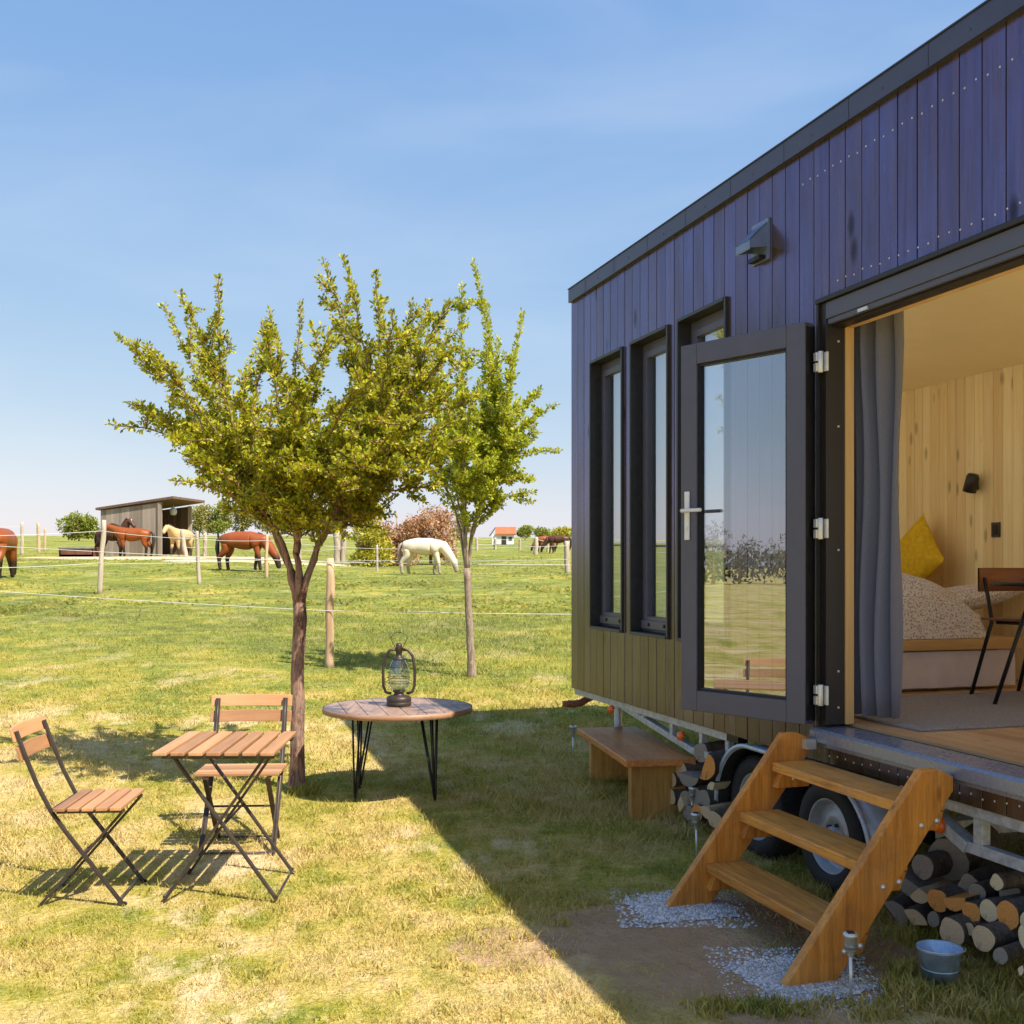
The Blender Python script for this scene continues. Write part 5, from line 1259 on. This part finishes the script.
def horse(loc,rz,sc,coat,hair,pose,label,group=None,blaze=False,name='horse'):
    r=empty(name,loc,rz,label,'horse',group); r.scale=(sc,sc,sc)
    body=[(-.80,0,1.18,.19),(-.62,0,1.22,.33),(-.35,0,1.18,.34),(0,0,1.12,.38),(.32,0,1.14,.37),(.56,0,1.20,.32)]
    if pose=='up': neck=[(.74,0,1.38,.26),(.88,0,1.60,.20),(1.0,0,1.78,.16)]; head=[(1.12,0,1.82,.15),(1.26,0,1.68,.125),(1.38,0,1.54,.095),(1.43,0,1.48,.085)]; ears=(1.0,1.86,1.98)
    elif pose=='level': neck=[(.76,0,1.32,.26),(.96,0,1.44,.20),(1.14,0,1.52,.16)]; head=[(1.27,0,1.52,.15),(1.40,0,1.40,.125),(1.51,0,1.26,.095),(1.55,0,1.20,.085)]; ears=(1.2,1.56,1.68)
    else: neck=[(.76,0,1.12,.27),(.96,0,.90,.21),(1.12,0,.66,.165)]; head=[(1.21,0,.54,.15),(1.27,0,.38,.125),(1.32,0,.20,.10),(1.33,0,.10,.085)]; ears=(1.12,.60,.70)
    ch=[('body',None,body),('neck',('body',5),neck),('head',('neck',2),head)]
    for i,s in enumerate((-1,1)):
        ph=.10*s
        ch.append((f'h{s}',('body',1),[(-.66,.14*s,1.02,.22),(-.58+ph*.4,.16*s,.80,.16),(-.80+ph,.15*s,.50,.085),(-.77+ph,.15*s,.16,.062),(-.73+ph,.15*s,.04,.075)]))
        ch.append((f'f{s}',('body',5),[(.50,.14*s,.95,.17),(.50-ph*.5,.14*s,.74,.11),(.53-ph,.14*s,.44,.075),(.51-ph*1.4,.14*s,.15,.058),(.55-ph*1.4,.14*s,.04,.072)]))
    skin_mesh(ch,'body',coat,r)
    for s in (-1,1): MB().tube([(ears[0],s*.055,ears[1]),(ears[0]+.01,s*.075,(ears[1]+ears[2])/2),(ears[0]+.02,s*.07,ears[2])],[.03,.028,.004],6).build('ear',coat,r)
    b=MB(); b.tube([(-.88,0,1.28),(-1.0,0,1.15),(-1.02,0,.85),(-.98,0,.5),(-.97,0,.35)],[.04,.075,.085,.06,.015],8); b.build('tail',hair,r)
    cr=[Vector((.52,0,1.42))]+[Vector(n[:3])+Vector((-.10,0,n[3]*.9)) for n in neck]+[Vector((ears[0],0,ears[1]+.03))]
    b=MB(); b.tube(cr,[.03,.055,.06,.055,.035],8); 
    for s in (-1,):
        b.tube([c+Vector((.03,.09*s,-.09)) for c in cr],[.02,.05,.06,.05,.03],6)
    b.build('mane',hair,r)
    if blaze:
        h0,h1=Vector(head[0][:3]),Vector(head[2][:3]); d=(h1-h0).normalized(); up=Vector((-d.z,0,d.x)); up=up if up.x>0 else -up
        b=MB(); b.tube([h0+up*.085,h0.lerp(h1,.5)+up*.075,h1+up*.052],[.035,.03,.03],8); b.build('blaze',M['blaze'],r)
    return r
def hp(x,Z): X=(x-CX)*Z/F; return (X,Z,gz(X,Z))
horse(hp(1,36.5),R(100),1.14,M['bay'],M['hair_dark'],'graze','bay horse at the left edge, hindquarters towards the viewer')
horse(hp(133,55),R(184),.98,M['bay'],M['hair_dark'],'level','red bay horse standing side on in front of the shelter wall')
horse(hp(112,56.4),R(-20),.98,M['darkbay'],M['hair_dark'],'up','dark brown horse behind the bay one, showing its white blazed face',blaze=True)
horse(hp(181,55.3),R(-108),.94,M['dun'],M['hair_dark'],'level','pale dun horse facing the viewer at the shelter opening')
horse(hp(244,42.5),R(-6),1.03,M['chestnut'],M['hair_dark'],'graze','red brown horse right of the shelter, head hidden by the tree trunk')
horse(hp(424,41.5),R(-8),.93,M['cream'],M['hair_grey'],'graze','cream pony grazing in front of the copper bush',name='pony')
horse(hp(558,76),R(176),.86,M['darkbay'],M['hair_dark'],'graze','distant dark brown horse grazing near the wagon corner, right one of the pair',group='distant grazing horses')
horse(hp(546,80),R(190),.80,M['chestnut'],M['hair_dark'],'graze','distant reddish horse grazing at a rail, left one of the pair',group='distant grazing horses')

# ------------------------------------------------------------------ sky, sun, camera
SKYCURVE=((.78,.71),(.53,1.03),(.2,2.07))   # the camera's tone response of the hazy spring sky
el=R(52); az=math.atan2(.74,-.67)
w=bpy.data.worlds.new('World'); S.world=w; w.use_nodes=True; t=w.node_tree; t.nodes.clear()
def nn(k,**a):
    x=t.nodes.new(k)
    for p,q in a.items(): setattr(x,p,q)
    return x
out=nn('ShaderNodeOutputWorld'); bg=nn('ShaderNodeBackground'); sky=nn('ShaderNodeTexSky',sky_type='NISHITA'); sky.sun_disc=False
sky.sun_elevation=el; sky.sun_rotation=az; sky.air_density=1.0; sky.dust_density=.6; sky.ozone_density=1.6; sky.altitude=100
tc=nn('ShaderNodeTexCoord'); mp=nn('ShaderNodeMapping'); mp.inputs['Scale'].default_value=(.9,2.4,5.0); mp.inputs['Rotation'].default_value=(0,R(18),R(30)); t.links.new(tc.outputs['Generated'],mp.inputs[0])
nz=nn('ShaderNodeTexNoise'); t.links.new(mp.outputs[0],nz.inputs['Vector']); nz.inputs['Scale'].default_value=1.5; nz.inputs['Detail'].default_value=5; nz.inputs['Roughness'].default_value=.5; nz.inputs['Distortion'].default_value=.8
cr=nn('ShaderNodeValToRGB'); t.links.new(nz.outputs[0],cr.inputs[0]); cr.color_ramp.elements[0].position=.46; cr.color_ramp.elements[1].position=.80; cr.color_ramp.elements[1].color=(.20,.20,.20,1)
mx=nn('ShaderNodeMix',data_type='RGBA'); t.links.new(cr.outputs[0],mx.inputs[0]); sp_=nn('ShaderNodeSeparateColor'); t.links.new(sky.outputs[0],sp_.inputs[0]); cb_=nn('ShaderNodeCombineColor')
for i,(pw,k) in enumerate(SKYCURVE):
    m1=nn('ShaderNodeMath',operation='POWER'); m1.inputs[1].default_value=pw; t.links.new(sp_.outputs[i],m1.inputs[0]); m2=nn('ShaderNodeMath',operation='MULTIPLY'); m2.inputs[1].default_value=k; t.links.new(m1.outputs[0],m2.inputs[0]); t.links.new(m2.outputs[0],cb_.inputs[i])
t.links.new(cb_.outputs[0],mx.inputs[6]); mx.inputs[7].default_value=(3.3,3.5,3.8,1)
t.links.new(mx.outputs[2],bg.inputs[0]); t.links.new(bg.outputs[0],out.inputs[0]); bg.inputs[1].default_value=.147
sd=bpy.data.lights.new('sun','SUN'); sd.energy=4.2; sd.angle=R(.5); sd.color=(1,.93,.82); so_=bpy.data.objects.new('sun',sd); COL.objects.link(so_)
dirv=Vector((-.74*math.cos(el),.67*math.cos(el),-math.sin(el))); so_.rotation_euler=dirv.to_track_quat('-Z','Y').to_euler(); so_.location=(20,-20,30)
cd=bpy.data.cameras.new('camera'); cd.sensor_width=36; cd.lens=36*F/1024; cd.shift_y=(HY-512)/1024; cd.clip_end=6000; cd.clip_start=.05
co=bpy.data.objects.new('camera',cd); COL.objects.link(co); co.location=(0,0,EYE); co.rotation_euler=(R(90),0,0); S.camera=co
S.view_settings.view_transform='Standard'; S.view_settings.look='None'; S.view_settings.exposure=1.0; S.view_settings.gamma=1
S.render.engine='CYCLES'; S.cycles.use_denoising=True; S.cycles.transparent_max_bounces=24; S.cycles.max_bounces=12; S.cycles.diffuse_bounces=8
